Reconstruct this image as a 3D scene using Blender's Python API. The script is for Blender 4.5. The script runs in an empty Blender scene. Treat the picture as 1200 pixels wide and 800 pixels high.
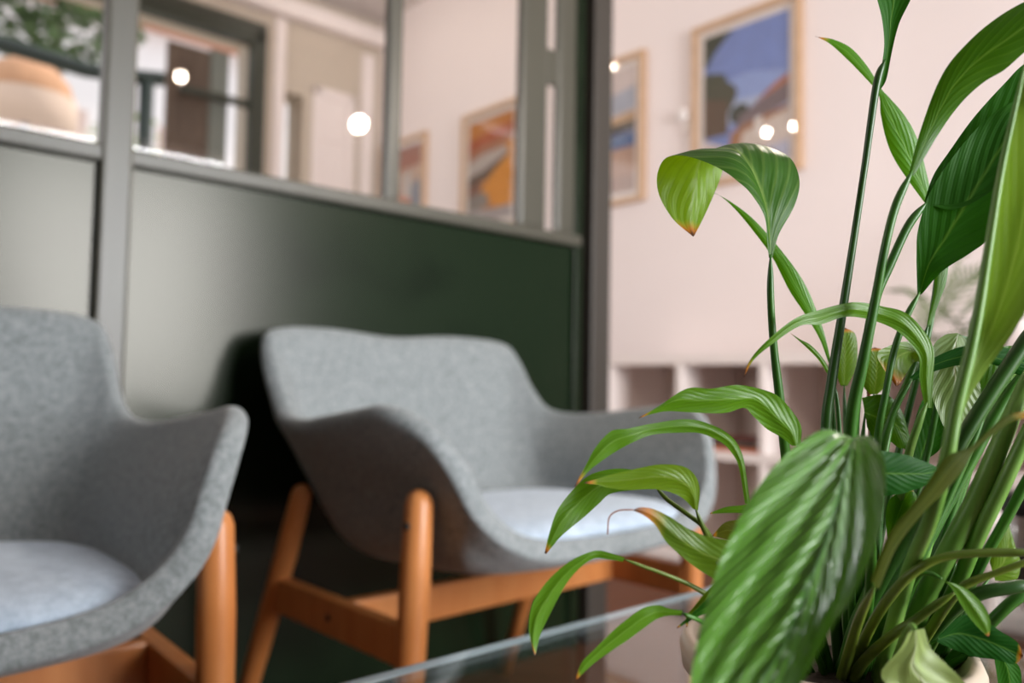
import bpy, bmesh, math, random
import numpy as np
from mathutils import Vector, Matrix, noise
random.seed(7)
SC = bpy.context.scene
COL = SC.collection

# ------------------------------------------------------------------ camera
FPX = 950.0
PITCH, ROLL, CH = math.radians(3.0), math.radians(1.0), 0.65
cp, sp, cr, sr = math.cos(PITCH), math.sin(PITCH), math.cos(ROLL), math.sin(ROLL)
FW = Vector((0, cp, sp)); R0 = Vector((1, 0, 0)); U0 = Vector((0, -sp, cp))
RT = R0 * cr + U0 * sr
UP = U0 * cr - R0 * sr
CAMP = Vector((0, 0, CH))
cam = bpy.data.cameras.new('camera'); co = bpy.data.objects.new('camera', cam); COL.objects.link(co)
cam.sensor_width = 36.0; cam.lens = FPX * 36.0 / 1200.0
co.matrix_world = Matrix((
    (RT.x, UP.x, -FW.x, CAMP.x), (RT.y, UP.y, -FW.y, CAMP.y), (RT.z, UP.z, -FW.z, CAMP.z), (0, 0, 0, 1)))
cam.dof.use_dof = True; cam.dof.focus_distance = 0.42; cam.dof.aperture_fstop = 4.7
cam.clip_start = 0.02
SC.camera = co

# ------------------------------------------------------------------ look, world, lights
vs = SC.view_settings
SC.display_settings.display_device = 'sRGB'
vs.view_transform = 'Standard'; vs.look = 'None'; vs.gamma = 1.0; vs.exposure = 0.0; vs.use_curve_mapping = False
w = bpy.data.worlds.new('overcast_sky'); SC.world = w; w.use_nodes = True
bg = w.node_tree.nodes['Background']; bg.inputs[0].default_value = (0.93, 0.95, 1.0, 1); bg.inputs[1].default_value = 1.5

A = math.radians(41.5)
T = Vector((math.cos(A), math.sin(A), 0)); N = Vector((-math.sin(A), math.cos(A), 0)); Z = Vector((0, 0, 1))
ROOM = Matrix(((T.x, N.x, 0, 0), (T.y, N.y, 0, 0), (0, 0, 1, 0), (0, 0, 0, 1)))
def P(s, n, z): return T * s + N * n + Z * z

def area(name, loc, direction, sx, sy, power, color, spread=180):
    l = bpy.data.lights.new(name, 'AREA'); l.shape = 'RECTANGLE'; l.size = sx; l.size_y = sy
    l.energy = power; l.color = color; l.spread = math.radians(spread)
    o = bpy.data.objects.new(name, l); COL.objects.link(o); o.location = loc
    o.rotation_euler = Vector(direction).to_track_quat('-Z', 'Y').to_euler()
    return o
# daylight at the garden window behind the camera, then an added far-room side light
area('daylight_garden_window', P(1.41, -2.47, 1.26), N, 1.46, 1.7, 222, (0.97, 0.985, 1.0))
area('added_side_light_for_shelf', P(-2.36, 3.05, 1.5), T - Z * .12, 1.7, 1.5, 64, (1.0, .95, .90))  # added, out of view, to brighten the bookshelf cubes and the long wall
sun = bpy.data.lights.new('sun', 'SUN'); sun.energy = 3.6; sun.angle = math.radians(3); sun.color = (1, .95, .86)
so = bpy.data.objects.new('sun', sun); COL.objects.link(so)
so.rotation_euler = (P(-0.8, 0.14, -0.6)).to_track_quat('-Z', 'Y').to_euler()

# ------------------------------------------------------------------ helpers
def ray(px, py):
    d = FW + RT * ((px - 600) / FPX) + UP * ((400 - py) / FPX)
    return d
def at(px, py, dep): return CAMP + ray(px, py) * dep

def mat(name, color, rough=0.6, metallic=0.0, spec=0.5, noise_amt=0.0, noise_scale=20.0, bump=0.0, bump_scale=200.0, coat=0.0):
    m = bpy.data.materials.new(name); m.use_nodes = True
    nt = m.node_tree; b = nt.nodes['Principled BSDF']
    b.inputs['Base Color'].default_value = (*color, 1); b.inputs['Roughness'].default_value = rough
    b.inputs['Metallic'].default_value = metallic; b.inputs['Specular IOR Level'].default_value = spec
    b.inputs['Coat Weight'].default_value = coat
    if noise_amt or bump:
        tc = nt.nodes.new('ShaderNodeTexCoord')
    if noise_amt:
        nz = nt.nodes.new('ShaderNodeTexNoise'); nz.inputs['Scale'].default_value = noise_scale; nz.inputs['Detail'].default_value = 4
        nt.links.new(tc.outputs['Object'], nz.inputs['Vector'])
        mx = nt.nodes.new('ShaderNodeMix'); mx.data_type = 'RGBA'
        mx.inputs['A'].default_value = (*[c * (1 - noise_amt) for c in color], 1)
        mx.inputs['B'].default_value = (*[min(1, c * (1 + noise_amt)) for c in color], 1)
        nt.links.new(nz.outputs['Fac'], mx.inputs['Factor']); nt.links.new(mx.outputs['Result'], b.inputs['Base Color'])
    if bump:
        nb = nt.nodes.new('ShaderNodeTexNoise'); nb.inputs['Scale'].default_value = bump_scale; nb.inputs['Detail'].default_value = 3
        nt.links.new(tc.outputs['Object'], nb.inputs['Vector'])
        bp = nt.nodes.new('ShaderNodeBump'); bp.inputs['Strength'].default_value = bump; bp.inputs['Distance'].default_value = 0.002
        nt.links.new(nb.outputs['Fac'], bp.inputs['Height']); nt.links.new(bp.outputs['Normal'], b.inputs['Normal'])
    return m

def emit(name, color, strength):
    m = bpy.data.materials.new(name); m.use_nodes = True; nt = m.node_tree; b = nt.nodes['Principled BSDF']
    b.inputs['Base Color'].default_value = (*color, 1)
    b.inputs['Emission Color'].default_value = (*color, 1); b.inputs['Emission Strength'].default_value = strength
    return m

def fabric(name, c0, c1, scale):
    m = bpy.data.materials.new(name); m.use_nodes = True; nt = m.node_tree; b = nt.nodes['Principled BSDF']
    b.inputs['Roughness'].default_value = 0.95; b.inputs['Specular IOR Level'].default_value = 0.15
    b.inputs['Sheen Weight'].default_value = 0.25; b.inputs['Sheen Roughness'].default_value = 0.5
    tc = nt.nodes.new('ShaderNodeTexCoord')
    nz = nt.nodes.new('ShaderNodeTexNoise'); nz.inputs['Scale'].default_value = scale; nz.inputs['Detail'].default_value = 6; nz.inputs['Roughness'].default_value = 0.75
    rp = nt.nodes.new('ShaderNodeValToRGB'); rp.color_ramp.elements[0].position = 0.32; rp.color_ramp.elements[1].position = 0.68
    rp.color_ramp.elements[0].color = (*c0, 1); rp.color_ramp.elements[1].color = (*c1, 1)
    nt.links.new(tc.outputs['Object'], nz.inputs['Vector']); nt.links.new(nz.outputs['Fac'], rp.inputs['Fac']); nt.links.new(rp.outputs['Color'], b.inputs['Base Color'])
    nb = nt.nodes.new('ShaderNodeTexNoise'); nb.inputs['Scale'].default_value = 420; nb.inputs['Detail'].default_value = 2
    nt.links.new(tc.outputs['Object'], nb.inputs['Vector'])
    bp = nt.nodes.new('ShaderNodeBump'); bp.inputs['Strength'].default_value = 0.5; bp.inputs['Distance'].default_value = 0.0015
    nt.links.new(nb.outputs['Fac'], bp.inputs['Height']); nt.links.new(bp.outputs['Normal'], b.inputs['Normal'])
    return m

def wood(name, c0, c1, scale=6.0, axis=(1, 1, 14), rough=0.42):
    m = bpy.data.materials.new(name); m.use_nodes = True; nt = m.node_tree; b = nt.nodes['Principled BSDF']
    b.inputs['Roughness'].default_value = rough
    tc = nt.nodes.new('ShaderNodeTexCoord'); mp = nt.nodes.new('ShaderNodeMapping'); mp.inputs['Scale'].default_value = axis
    nz = nt.nodes.new('ShaderNodeTexNoise'); nz.inputs['Scale'].default_value = scale; nz.inputs['Detail'].default_value = 5; nz.inputs['Distortion'].default_value = 0.6
    rp = nt.nodes.new('ShaderNodeValToRGB'); rp.color_ramp.elements[0].position = 0.3; rp.color_ramp.elements[1].position = 0.7
    rp.color_ramp.elements[0].color = (*c0, 1); rp.color_ramp.elements[1].color = (*c1, 1)
    nt.links.new(tc.outputs['Object'], mp.inputs['Vector']); nt.links.new(mp.outputs['Vector'], nz.inputs['Vector'])
    nt.links.new(nz.outputs['Fac'], rp.inputs['Fac']); nt.links.new(rp.outputs['Color'], b.inputs['Base Color'])
    return m

def glass(name, rough=0.0, color=(1, 1, 1), mixed=True, ior=1.5):
    m = bpy.data.materials.new(name); m.use_nodes = True; nt = m.node_tree
    for x in list(nt.nodes):
        if x.type != 'OUTPUT_MATERIAL': nt.nodes.remove(x)
    out = [x for x in nt.nodes if x.type == 'OUTPUT_MATERIAL'][0]
    fr = nt.nodes.new('ShaderNodeFresnel'); fr.inputs['IOR'].default_value = ior
    ge = nt.nodes.new('ShaderNodeNewGeometry'); mr = nt.nodes.new('ShaderNodeMapRange')
    mr.inputs['To Min'].default_value = ior; mr.inputs['To Max'].default_value = 1.0 / ior
    nt.links.new(ge.outputs['Backfacing'], mr.inputs['Value']); nt.links.new(mr.outputs['Result'], fr.inputs['IOR'])
    tr = nt.nodes.new('ShaderNodeBsdfTransparent'); tr.inputs[0].default_value = (*color, 1)
    gl = nt.nodes.new('ShaderNodeBsdfGlossy'); gl.inputs['Roughness'].default_value = rough
    mx = nt.nodes.new('ShaderNodeMixShader')
    nt.links.new(fr.outputs[0], mx.inputs[0]); nt.links.new(tr.outputs[0], mx.inputs[1]); nt.links.new(gl.outputs[0], mx.inputs[2])
    nt.links.new(mx.outputs[0], out.inputs['Surface'])
    return m

def link(name, me, m=None, parent=None, smooth=False):
    o = bpy.data.objects.new(name, me); COL.objects.link(o)
    if m is not None: me.materials.append(m)
    if parent is not None: o.parent = parent
    if smooth:
        for p in me.polygons: p.use_smooth = True
    return o

def from_bm(name, bm, m=None, parent=None, smooth=False):
    me = bpy.data.meshes.new(name); bm.normal_update(); bm.to_mesh(me); bm.free()
    return link(name, me, m, parent, smooth)

def empty(name, loc=(0, 0, 0), rz=0.0):
    o = bpy.data.objects.new(name, None); COL.objects.link(o); o.empty_display_size = 0.05
    o.location = loc; o.rotation_euler = (0, 0, rz); return o

def tag(o, label=None, cat=None, group=None, kind=None):
    if label: o['label'] = label
    if cat: o['category'] = cat
    if group: o['group'] = group
    if kind: o['kind'] = kind
    return o

def add_box(bm, lo, hi, M=None, bev=0.0):
    c = [(lo[i] + hi[i]) / 2 for i in range(3)]; d = [abs(hi[i] - lo[i]) for i in range(3)]
    r = bmesh.ops.create_cube(bm, size=1.0)
    vv = r['verts']
    for v in vv: v.co = Vector((v.co.x * d[0] + c[0], v.co.y * d[1] + c[1], v.co.z * d[2] + c[2]))
    if bev:
        es = list({e for v in vv for e in v.link_edges})
        g = bmesh.ops.bevel(bm, geom=es, offset=bev, segments=2, affect='EDGES', profile=0.6)
        vv = list({v for f in g['faces'] for v in f.verts} | {v for v in vv if v.is_valid})
    if M is not None:
        bmesh.ops.transform(bm, matrix=M, verts=[v for v in vv if v.is_valid])

def rbox(name, lo, hi, m, parent=None, bev=0.0, M=ROOM):
    """a bevelled board given in room axes (along the partition, away from it, up)"""
    bm = bmesh.new(); add_box(bm, lo, hi, M, bev); return from_bm(name, bm, m, parent)
def rboxes(name, lst, m, parent=None, bev=0.0, M=ROOM):
    bm = bmesh.new()
    for lo, hi in lst: add_box(bm, lo, hi, M, bev)
    return from_bm(name, bm, m, parent)
def struct(o): o['kind'] = 'structure'; return o

def crom(pts, k):
    """Catmull-Rom through a list of tuples, k samples a span"""
    p = np.array(pts, float); n_ = len(p); out = []
    for i in range(n_ - 1):
        p0 = p[i - 1] if i > 0 else 2 * p[0] - p[1]; p1 = p[i]; p2 = p[i + 1]; p3 = p[i + 2] if i + 2 < n_ else 2 * p[-1] - p[-2]
        for j in range(k):
            t = j / k
            out.append(0.5 * ((2 * p1) + (-p0 + p2) * t + (2 * p0 - 5 * p1 + 4 * p2 - p3) * t * t + (-p0 + 3 * p1 - 3 * p2 + p3) * t ** 3))
    out.append(p[-1]); return np.array(out)

def tube(bm, pts, radii, seg=10, cap=True):
    pts = [Vector(p) for p in pts]; rings = []
    prev = None
    for i, p in enumerate(pts):
        d = (pts[min(i + 1, len(pts) - 1)] - pts[max(i - 1, 0)]).normalized()
        if prev is None:
            a = d.orthogonal().normalized()
        else:
            a = (prev - d * prev.dot(d)).normalized()
        prev = a; b = d.cross(a)
        r = radii[i] if hasattr(radii, '__len__') else radii
        rings.append([bm.verts.new(p + (a * math.cos(2 * math.pi * j / seg) + b * math.sin(2 * math.pi * j / seg)) * r) for j in range(seg)])
    for r0, r1 in zip(rings, rings[1:]):
        for j in range(seg): bm.faces.new((r0[j], r0[(j + 1) % seg], r1[(j + 1) % seg], r1[j]))
    if cap:
        bm.faces.new(rings[0][::-1]); bm.faces.new(rings[-1])

def lathe(bm, prof, seg=40, origin=(0, 0, 0)):
    ox, oy, oz = origin; rings = []
    for r, z in prof:
        if r < 1e-6: rings.append([bm.verts.new((ox, oy, oz + z))])
        else: rings.append([bm.verts.new((ox + r * math.cos(2 * math.pi * j / seg), oy + r * math.sin(2 * math.pi * j / seg), oz + z)) for j in range(seg)])
    for a, b in zip(rings, rings[1:]):
        for j in range(seg):
            q = (j + 1) % seg
            if len(a) == 1 and len(b) == 1: continue
            if len(a) == 1: bm.faces.new((a[0], b[q], b[j]))
            elif len(b) == 1: bm.faces.new((a[j], a[q], b[0]))
            else: bm.faces.new((a[j], a[q], b[q], b[j]))

# ------------------------------------------------------------------ materials
M_wall = mat('painted_plaster', (0.84, 0.745, 0.73), 0.85, noise_amt=0.02, noise_scale=3, bump=0.15, bump_scale=60)
M_far = mat('cream_plaster', (0.52, 0.44, 0.36), 0.85, noise_amt=0.02, noise_scale=3)
M_leftwall = mat('dark_green_wall_paint', (0.03, 0.045, 0.03), 0.7)
M_ceil = mat('ceiling_paint', (0.55, 0.49, 0.46), 0.9)
M_white = mat('white_laminate', (0.80, 0.71, 0.68), 0.45)
M_steel = mat('grey_green_frame_paint', (0.062, 0.058, 0.044), 0.4, spec=0.55, noise_amt=0.1, noise_scale=8)
M_darkst = mat('dark_green_frame_paint', (0.03, 0.034, 0.022), 0.45)
M_post = mat('brown_grey_post_paint', (0.038, 0.031, 0.025), 0.5)
M_panel = bpy.data.materials.new('satin_dark_green_panel'); M_panel.use_nodes = True
def _panel():
    nt = M_panel.node_tree; b = nt.nodes['Principled BSDF']
    tc = nt.nodes.new('ShaderNodeTexCoord')
    nz = nt.nodes.new('ShaderNodeTexNoise'); nz.inputs['Scale'].default_value = 5.5; nz.inputs['Detail'].default_value = 3
    rp = nt.nodes.new('ShaderNodeValToRGB'); rp.color_ramp.elements[0].position = 0.33; rp.color_ramp.elements[1].position = 0.5
    rp.color_ramp.elements[0].color = (0.003, 0.009, 0.003, 1); rp.color_ramp.elements[1].color = (0.006, 0.014, 0.0055, 1)
    nt.links.new(tc.outputs['Object'], nz.inputs['Vector']); nt.links.new(nz.outputs['Fac'], rp.inputs['Fac']); nt.links.new(rp.outputs['Color'], b.inputs['Base Color'])
    b.inputs['Roughness'].default_value = 0.24; b.inputs['Specular IOR Level'].default_value = 0.33; b.inputs['Specular Tint'].default_value = (1.0, .95, .87, 1)
_panel()
M_floor = wood('oiled_wood_floor', (0.11, 0.042, 0.022), (0.17, 0.07, 0.04), 4.0, (1.2, 14, 1), 0.6)
M_floor.node_tree.nodes['Principled BSDF'].inputs['Specular IOR Level'].default_value = .15
M_oak = wood('pale_oak_frame', (0.52, 0.33, 0.20), (0.62, 0.41, 0.26), 8.0, (3, 3, 3))
M_beech = wood('orange_beech', (0.47, 0.16, 0.042), (0.56, 0.22, 0.068), 5.0, (5, 5, 1.2), 0.38)
M_glass = glass('window_glass')
M_black = mat('black_metal', (0.012, 0.013, 0.012), 0.35)
M_shell = fabric('grey_wool', (0.13, 0.15, 0.152), (0.325, 0.35, 0.365), 130)
M_cush = fabric('pale_blue_grey_wool', (0.34, 0.42, 0.52), (0.54, 0.63, 0.74), 60)

# ------------------------------------------------------------------ the room
S0, S1 = -2.3, 2.85            # left end of the room, picture wall
N0, NP, NF = -2.4, 1.437, 4.6   # garden-window wall, partition, far wall
H = 3.05
struct(rbox('floor', (S0 - .1, N0 - .1, -.08), (S1 + .1, NF + .1, 0), M_floor))
struct(rbox('ceiling', (S0 - .1, N0 - .1, H), (S1 + .1, NF + .1, H + .08), M_ceil))
struct(rbox('added_dark_wall', (S1, N0 - .1, 0), (S1 + .1, .35, H), M_leftwall))  # unseen dark stretch, added so the panel's right half reflects darkness
struct(rbox('wall_right', (S1, .35, 0), (S1 + .1, NF + .1, H), M_wall))
struct(rboxes('wall_left', [((S0 - .1, N0 - .1, 0), (S0, 2.15, H)), ((S0 - .1, 3.95, 0), (S0, NF + .1, H)), ((S0 - .1, 2.15, 0), (S0, 3.95, .72)), ((S0 - .1, 2.15, 2.3), (S0, 3.95, H))], M_leftwall))
struct(rboxes('window_7', [((S0 - .08, 2.15, .72), (S0 - .02, 2.2, 2.3)), ((S0 - .08, 3.9, .72), (S0 - .02, 3.95, 2.3)), ((S0 - .08, 3.03, .72), (S0 - .02, 3.07, 2.3)), ((S0 - .08, 2.15, 2.25), (S0 - .02, 3.95, 2.3)), ((S0 - .08, 2.15, .72), (S0 - .02, 3.95, .77))], M_white, bev=.004))  # unseen window frame, made up to go with the added side light
# wall behind the camera with the tall garden window
struct(rboxes('wall_back', [((S0, N0 - .1, 0), (0.67, N0, H)), ((2.16, N0 - .1, 0), (S1, N0, H)), ((0.67, N0 - .1, 2.15), (2.16, N0, H)), ((0.67, N0 - .1, 0), (2.16, N0, 0.38))], M_leftwall))
gw = struct(rboxes('window_1', [((0.67, N0 - .08, .38), (0.73, N0 - .02, 2.15)), ((2.10, N0 - .08, .38), (2.16, N0 - .02, 2.15)), ((1.39, N0 - .08, .38), (1.45, N0 - .02, 2.15)), ((0.67, N0 - .08, 2.09), (2.16, N0 - .02, 2.15)), ((0.67, N0 - .08, .38), (2.16, N0 - .02, .44))], M_white, bev=.004))
struct(rbox('baseboard_right', (S1 - .015, N0, 0), (S1, NF, .09), M_white, bev=.004))

# partition: painted panel below, glazing above
PT = 0.05                      # half-thin panel
TZ = 1.03
struct(rbox('wall_partition', (S0, NP, 0), (1.495, NP + PT, TZ - .02), M_panel, bev=.003))
struct(rbox('trim_1', (S0, NP - .018, TZ - .028), (1.488, NP + PT + .01, TZ), M_steel, bev=.005))         # transom rail
struct(rbox('trim_2', (0.357, NP - .022, 0), (0.407, NP + .014, H), M_steel, bev=.006))                # left mullion
struct(rbox('trim_3', (0.906, NP - .01, TZ), (0.939, NP + .014, H), M_steel, bev=.005))                # middle mullion
struct(rbox('trim_4', (1.280, NP - .01, TZ), (1.368, NP + .014, H), M_steel, bev=.008))
struct(rbox('trim_5', (1.405, NP - .006, TZ), (1.493, NP + .014, H), M_steel, bev=.012))
struct(rbox('trim_6', (1.469, NP - .012, 0), (1.496, NP + PT, H), M_panel, bev=.004))
struct(rbox('trim_7', (1.525, NP - .02, 0), (1.597, NP + PT + .02, H), M_post, bev=.006))            # end post
struct(rbox('trim_8', (1.366, NP - .004, 1.40), (1.409, NP + .012, 1.49), M_steel, bev=.006))            # hinge of the glazed leaf
for i, (a_, b_) in enumerate(((S0, .357), (.407, .906), (.939, 1.280), (1.368, 1.405))):
    struct(rbox('window_%d' % (i + 2), (a_, NP + .001, TZ), (b_, NP + .006, H), M_glass))

struct(rbox('trim_12', (1.496, NP + .03, 0), (1.525, NP + PT, H), M_darkst))                          # groove behind the end post
# far wall of the room beyond: garden window on the left, white door on the right
WL, WR, WT, WB = -1.2, 1.96, 2.68, 0.9
struct(rboxes('wall_far', [((S0, NF, 0), (WL, NF + .22, H)), ((WR, NF, 0), (2.16, NF + .22, H)), ((2.30, NF, 0), (S1, NF + .22, H)), ((2.16, NF, 2.42), (2.30, NF + .22, H)), ((2.16, NF, 0), (2.30, NF + .22, .9)), ((WL, NF, WT), (WR, NF + .22, H)), ((WL, NF, 0), (WR, NF + .22, WB))], M_far))
fw = struct(rboxes('window_6', [((1.955, NF - .03, WB), (2.04, NF + .05, WT + .06)), ((WL, NF - .03, WT - .03), (2.04, NF + .05, WT + .10)), ((1.56, NF + .0, 2.265), (1.96, NF + .045, 2.305)), ((WL, NF - .03, WB - .05), (2.04, NF + .05, WB))], M_darkst, bev=.005))
struct(rbox('trim_9', (S0, NF - .10, 2.86), (S1, NF, 2.97), M_white, bev=.03))     # cornice
struct(rbox('trim_10', (2.10, NF - .012, 0), (2.17, NF, 2.86), M_white, bev=.004))
dr = struct(rboxes('door_1', [((2.36, NF - .02, 0), (2.42, NF, 2.5)), ((2.36, NF - .02, 2.44), (2.66, NF, 2.5)), ((2.60, NF - .02, 0), (2.66, NF, 2.5)), ((2.42, NF - .01, 0), (2.60, NF - .002, 2.44)), ((2.42, NF - .02, 2.17), (2.60, NF, 2.21))], M_white, bev=.004))
struct(rbox('trim_11', (2.70, NF - .03, 0), (2.79, NF, 2.80), M_white, bev=.006))

# ------------------------------------------------------------------ pictures on the right wall
def picture(label, nl, nr, zt, zb, paint, group='framed pictures on the long wall', fw_=.026, mat_w=.03):
    """nl is the end further from the camera; paint(quad) fills the print in 0..1 coordinates"""
    n0, n1 = min(nl, nr), max(nl, nr)
    root = empty('framed_picture', P(S1, (n0 + n1) / 2, zb)); tag(root, label, 'picture', group)
    inv = Matrix.Translation(-root.location)
    M = inv @ ROOM
    x0, x1 = S1 - .03, S1 - .002
    rboxes('frame', [((x0, n0, zb), (x1, n0 + fw_, zt)), ((x0, n1 - fw_, zb), (x1, n1, zt)), ((x0, n0 + fw_, zb), (x1, n1 - fw_, zb + fw_)), ((x0, n0 + fw_, zt - fw_), (x1, n1 - fw_, zt))], M_oak, root, .003, M)
    rbox('mount', (S1 - .012, n0 + fw_, zb + fw_), (S1 - .006, n1 - fw_, zt - fw_), mat_mount, root, 0, M)
    a0, a1 = n0 + fw_ + mat_w, n1 - fw_ - mat_w; b0, b1 = zb + fw_ + mat_w, zt - fw_ - mat_w
    bm = bmesh.new(); mats = []; layer = [0]
    def poly(pts, color):
        key = tuple(color)
        if key not in mats: mats.append(key)
        layer[0] += 1
        x = S1 - .0125 - .00015 * layer[0]
        # image x runs left to right as seen from the room, i.e. from far to near
        vs_ = [bm.verts.new(M @ Vector((x, a1 + (a0 - a1) * u, b0 + (b1 - b0) * v))) for u, v in pts]
        f = bm.faces.new(vs_); f.material_index = mats.index(key)
    paint(poly)
    o = from_bm('print', bm, None, root)
    for c in mats: o.data.materials.append(mat('print_ink', c, 0.5, noise_amt=.18, noise_scale=14))
    rbox('glazing', (S1 - .024, n0 + fw_, zb + fw_), (S1 - .022, n1 - fw_, zt - fw_), M_glass, root, 0, M)
    return root
mat_mount = mat('ivory_mount', (0.80, 0.72, 0.68), 0.8)
def blob(cx, cy, rx, ry, k=24, j=.12, seed=1):
    rnd = random.Random(seed)
    return [(min(1, max(0, cx + rx * math.cos(2 * math.pi * i / k) * (1 + rnd.uniform(-j, j)))), min(1, max(0, cy + ry * math.sin(2 * math.pi * i / k) * (1 + rnd.uniform(-j, j))))) for i in range(k)]
FULL = [(0, 0), (1, 0), (1, 1), (0, 1)]
def art_sky(poly):
    poly(FULL, (0.18, 0.25, 0.54))
    poly([(0, .28), (1, .38), (1, .60), (.55, .66), (0, .62)], (0.26, 0.34, 0.62))
    poly([(.1, .3), (1, .36), (1, .46), (.1, .50)], (0.40, 0.46, 0.63))
    poly([(0, 1), (.36, 1), (.24, .93), (.12, .86), (.04, .78), (0, .78)], (0.02, 0.03, 0.012))
    poly(blob(.10, .58, .22, .15, seed=4), (0.045, 0.05, 0.022))
    poly(blob(.20, .52, .20, .13, seed=5), (0.05, 0.05, 0.024))
    poly([(0, .26), (.30, .26), (.30, .5), (0, .55)], (0.10, 0.055, 0.028))
    poly(blob(.44, .38, .13, .07, seed=8), (0.025, 0.035, 0.02))
    poly([(.40, .25), (1, .38), (1, .52), (.62, .42), (.42, .36)], (0.17, 0.12, 0.13))
    poly([(.60, .42), (1, .52), (1, .57), (.86, .53)], (0.42, 0.13, 0.045))
    poly([(.30, .12), (.58, .16), (.98, .28), (1, .36), (.52, .30), (.34, .26)], (0.36, 0.16, 0.07))
    poly([(.42, .08), (1, .16), (1, .33), (.48, .24)], (0.62, 0.52, 0.46))
    poly([(.62, .20), (.70, .21), (.70, .33), (.62, .32)], (0.74, 0.68, 0.64))
    poly([(0, 0), (1, 0), (1, .16), (.55, .11), (.3, .16), (0, .25)], (0.62, 0.52, 0.50))
    poly([(.66, 0), (1, 0), (1, .12), (.66, .09)], (0.46, 0.46, 0.58))
def art_shore(poly):
    poly(FULL, (0.66, 0.56, 0.54))
    poly([(0, .60), (1, .66), (1, .84), (0, .74)], (0.40, 0.42, 0.50))
    poly([(0, .52), (1, .56), (1, .64), (0, .58)], (0.52, 0.33, 0.18))
    poly([(0, .46), (1, .49), (1, .56), (0, .54)], (0.05, 0.05, 0.05))
    poly([(0, .36), (1, .36), (1, .48), (0, .47)], (0.08, 0.14, 0.31))
    poly([(.1, .40), (.9, .41), (.8, .44), (.2, .43)], (0.30, 0.38, 0.52))
    poly([(0, 0), (1, 0), (1, .36), (0, .34)], (0.50, 0.32, 0.24))
    poly([(0, 0), (1, 0), (1, .12), (0, .16)], (0.44, 0.29, 0.23))
def art_orange(poly):
    poly(FULL, (0.55, 0.20, 0.035))
    poly([(0, .70), (.5, .74), (1, .80), (1, .90), (.4, .86), (0, .82)], (0.45, 0.10, 0.03))
    poly([(0, .60), (1, .74), (1, .80), (.3, .74), (0, .70)], (0.40, 0.17, 0.09))
    poly([(0, .40), (.4, .46), (1, .62), (1, .70), (.3, .66), (0, .60)], (0.50, 0.42, 0.38))
    poly([(0, .36), (.45, .42), (.95, .58), (.9, .62), (.35, .50), (0, .46)], (0.12, 0.07, 0.05))
    poly([(.3, .30), (.6, .42), (1, .56), (1, .74), (.86, .68), (.9, .60), (.5, .44)], (0.70, 0.28, 0.025))
    poly([(.30, .32), (.55, .42), (1, .55), (1, .12), (.66, .10), (.5, .20)], (0.72, 0.28, 0.025))
    poly([(0, .10), (.5, .16), (.42, .28), (.2, .30), (0, .26)], (0.28, 0.23, 0.20))
    poly([(0, 0), (1, 0), (1, .12), (.5, .12), (0, .14)], (0.42, 0.36, 0.35))
    poly([(0, .26), (.3, .30), (.34, .38), (0, .38)], (0.24, 0.10, 0.06))
def art_bright(poly):
    poly(FULL, (0.52, 0.34, 0.24))
    poly([(0, .74), (1, .78), (1, .95), (0, .90)], (0.33, 0.085, 0.035))
    poly([(0, .86), (1, .92), (1, 1), (0, 1)], (0.30, 0.09, 0.05))
    poly(blob(.45, .36, .28, .14, seed=3), (0.62, 0.20, 0.09))
    poly(blob(.40, .20, .34, .10, seed=6), (0.55, 0.18, 0.06))
    poly([(.72, .05), (1, .05), (1, .62), (.74, .58)], (0.17, 0.21, 0.27))
    poly([(.5, .45), (.72, .45), (.72, .72), (.5, .70)], (0.55, 0.50, 0.48))
picture('oak-framed picture of a blue sky over red roofs, right of the door post', 2.06, 1.555, 2.186, 1.486, art_sky)
picture('narrow-looking oak-framed seascape half hidden by the dark door post', 2.82, 2.322, 2.186, 1.49, art_shore)
picture('oak-framed orange abstract seen through the glazed partition', 3.665, 3.165, 2.186, 1.49, art_orange)
picture('small-looking red and blue picture, furthest left behind the glass', 4.52, 4.025, 2.19, 1.49, art_bright)

th = empty('thermostat', P(S1, 2.10, 1.77)); tag(th, 'small white round thermostat on the wall between two framed pictures', 'thermostat')
Mi = Matrix.Translation(-th.location) @ ROOM
rbox('back_plate', (S1 - .014, 2.045, 1.75), (S1 - .001, 2.125, 1.84), M_white, th, .004, Mi)
bm = bmesh.new(); lathe(bm, [(0, 0), (.024, 0), (.027, .004), (.027, .018), (.022, .024), (0, .024)], 28)
d = from_bm('dial', bm, mat('glossy_white_plastic', (.86, .80, .78), .25), th, True)
d.rotation_euler = (-T).to_track_quat('Z', 'Y').to_euler(); d.location = P(S1 - .013, 2.105, 1.822) - th.location

# ------------------------------------------------------------------ cube bookshelf
BS = 2.45
shelf = empty('cube_bookshelf', P(BS + .19, 1.3, 0)); tag(shelf, 'low white cube bookshelf standing below the framed pictures', 'bookshelf')
Mi = Matrix.Translation(-shelf.location) @ ROOM
bn = 2.21; cw, dv, ob = .322, .024, .038; cols = 5
tot = ob * 2 + cols * cw + (cols - 1) * dv
rbox('top_board', (BS, bn - tot, .732), (BS + .38, bn, .77), M_white, shelf, .002, Mi)
rbox('bottom_board', (BS, bn - tot, .02), (BS + .38, bn, .058), M_white, shelf, .002, Mi)
rbox('side_panel', (BS, bn - ob, .058), (BS + .38, bn, .732), M_white, shelf, .002, Mi)
rbox('side_panel', (BS, bn - tot, .058), (BS + .38, bn - tot + ob, .732), M_white, shelf, .002, Mi)
rbox('back_panel', (BS + .372, bn - tot + ob, .058), (BS + .38, bn - ob, .732), mat('shelf_back', (.76, .65, .59), .6), shelf, 0, Mi)
x = bn - ob
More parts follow.
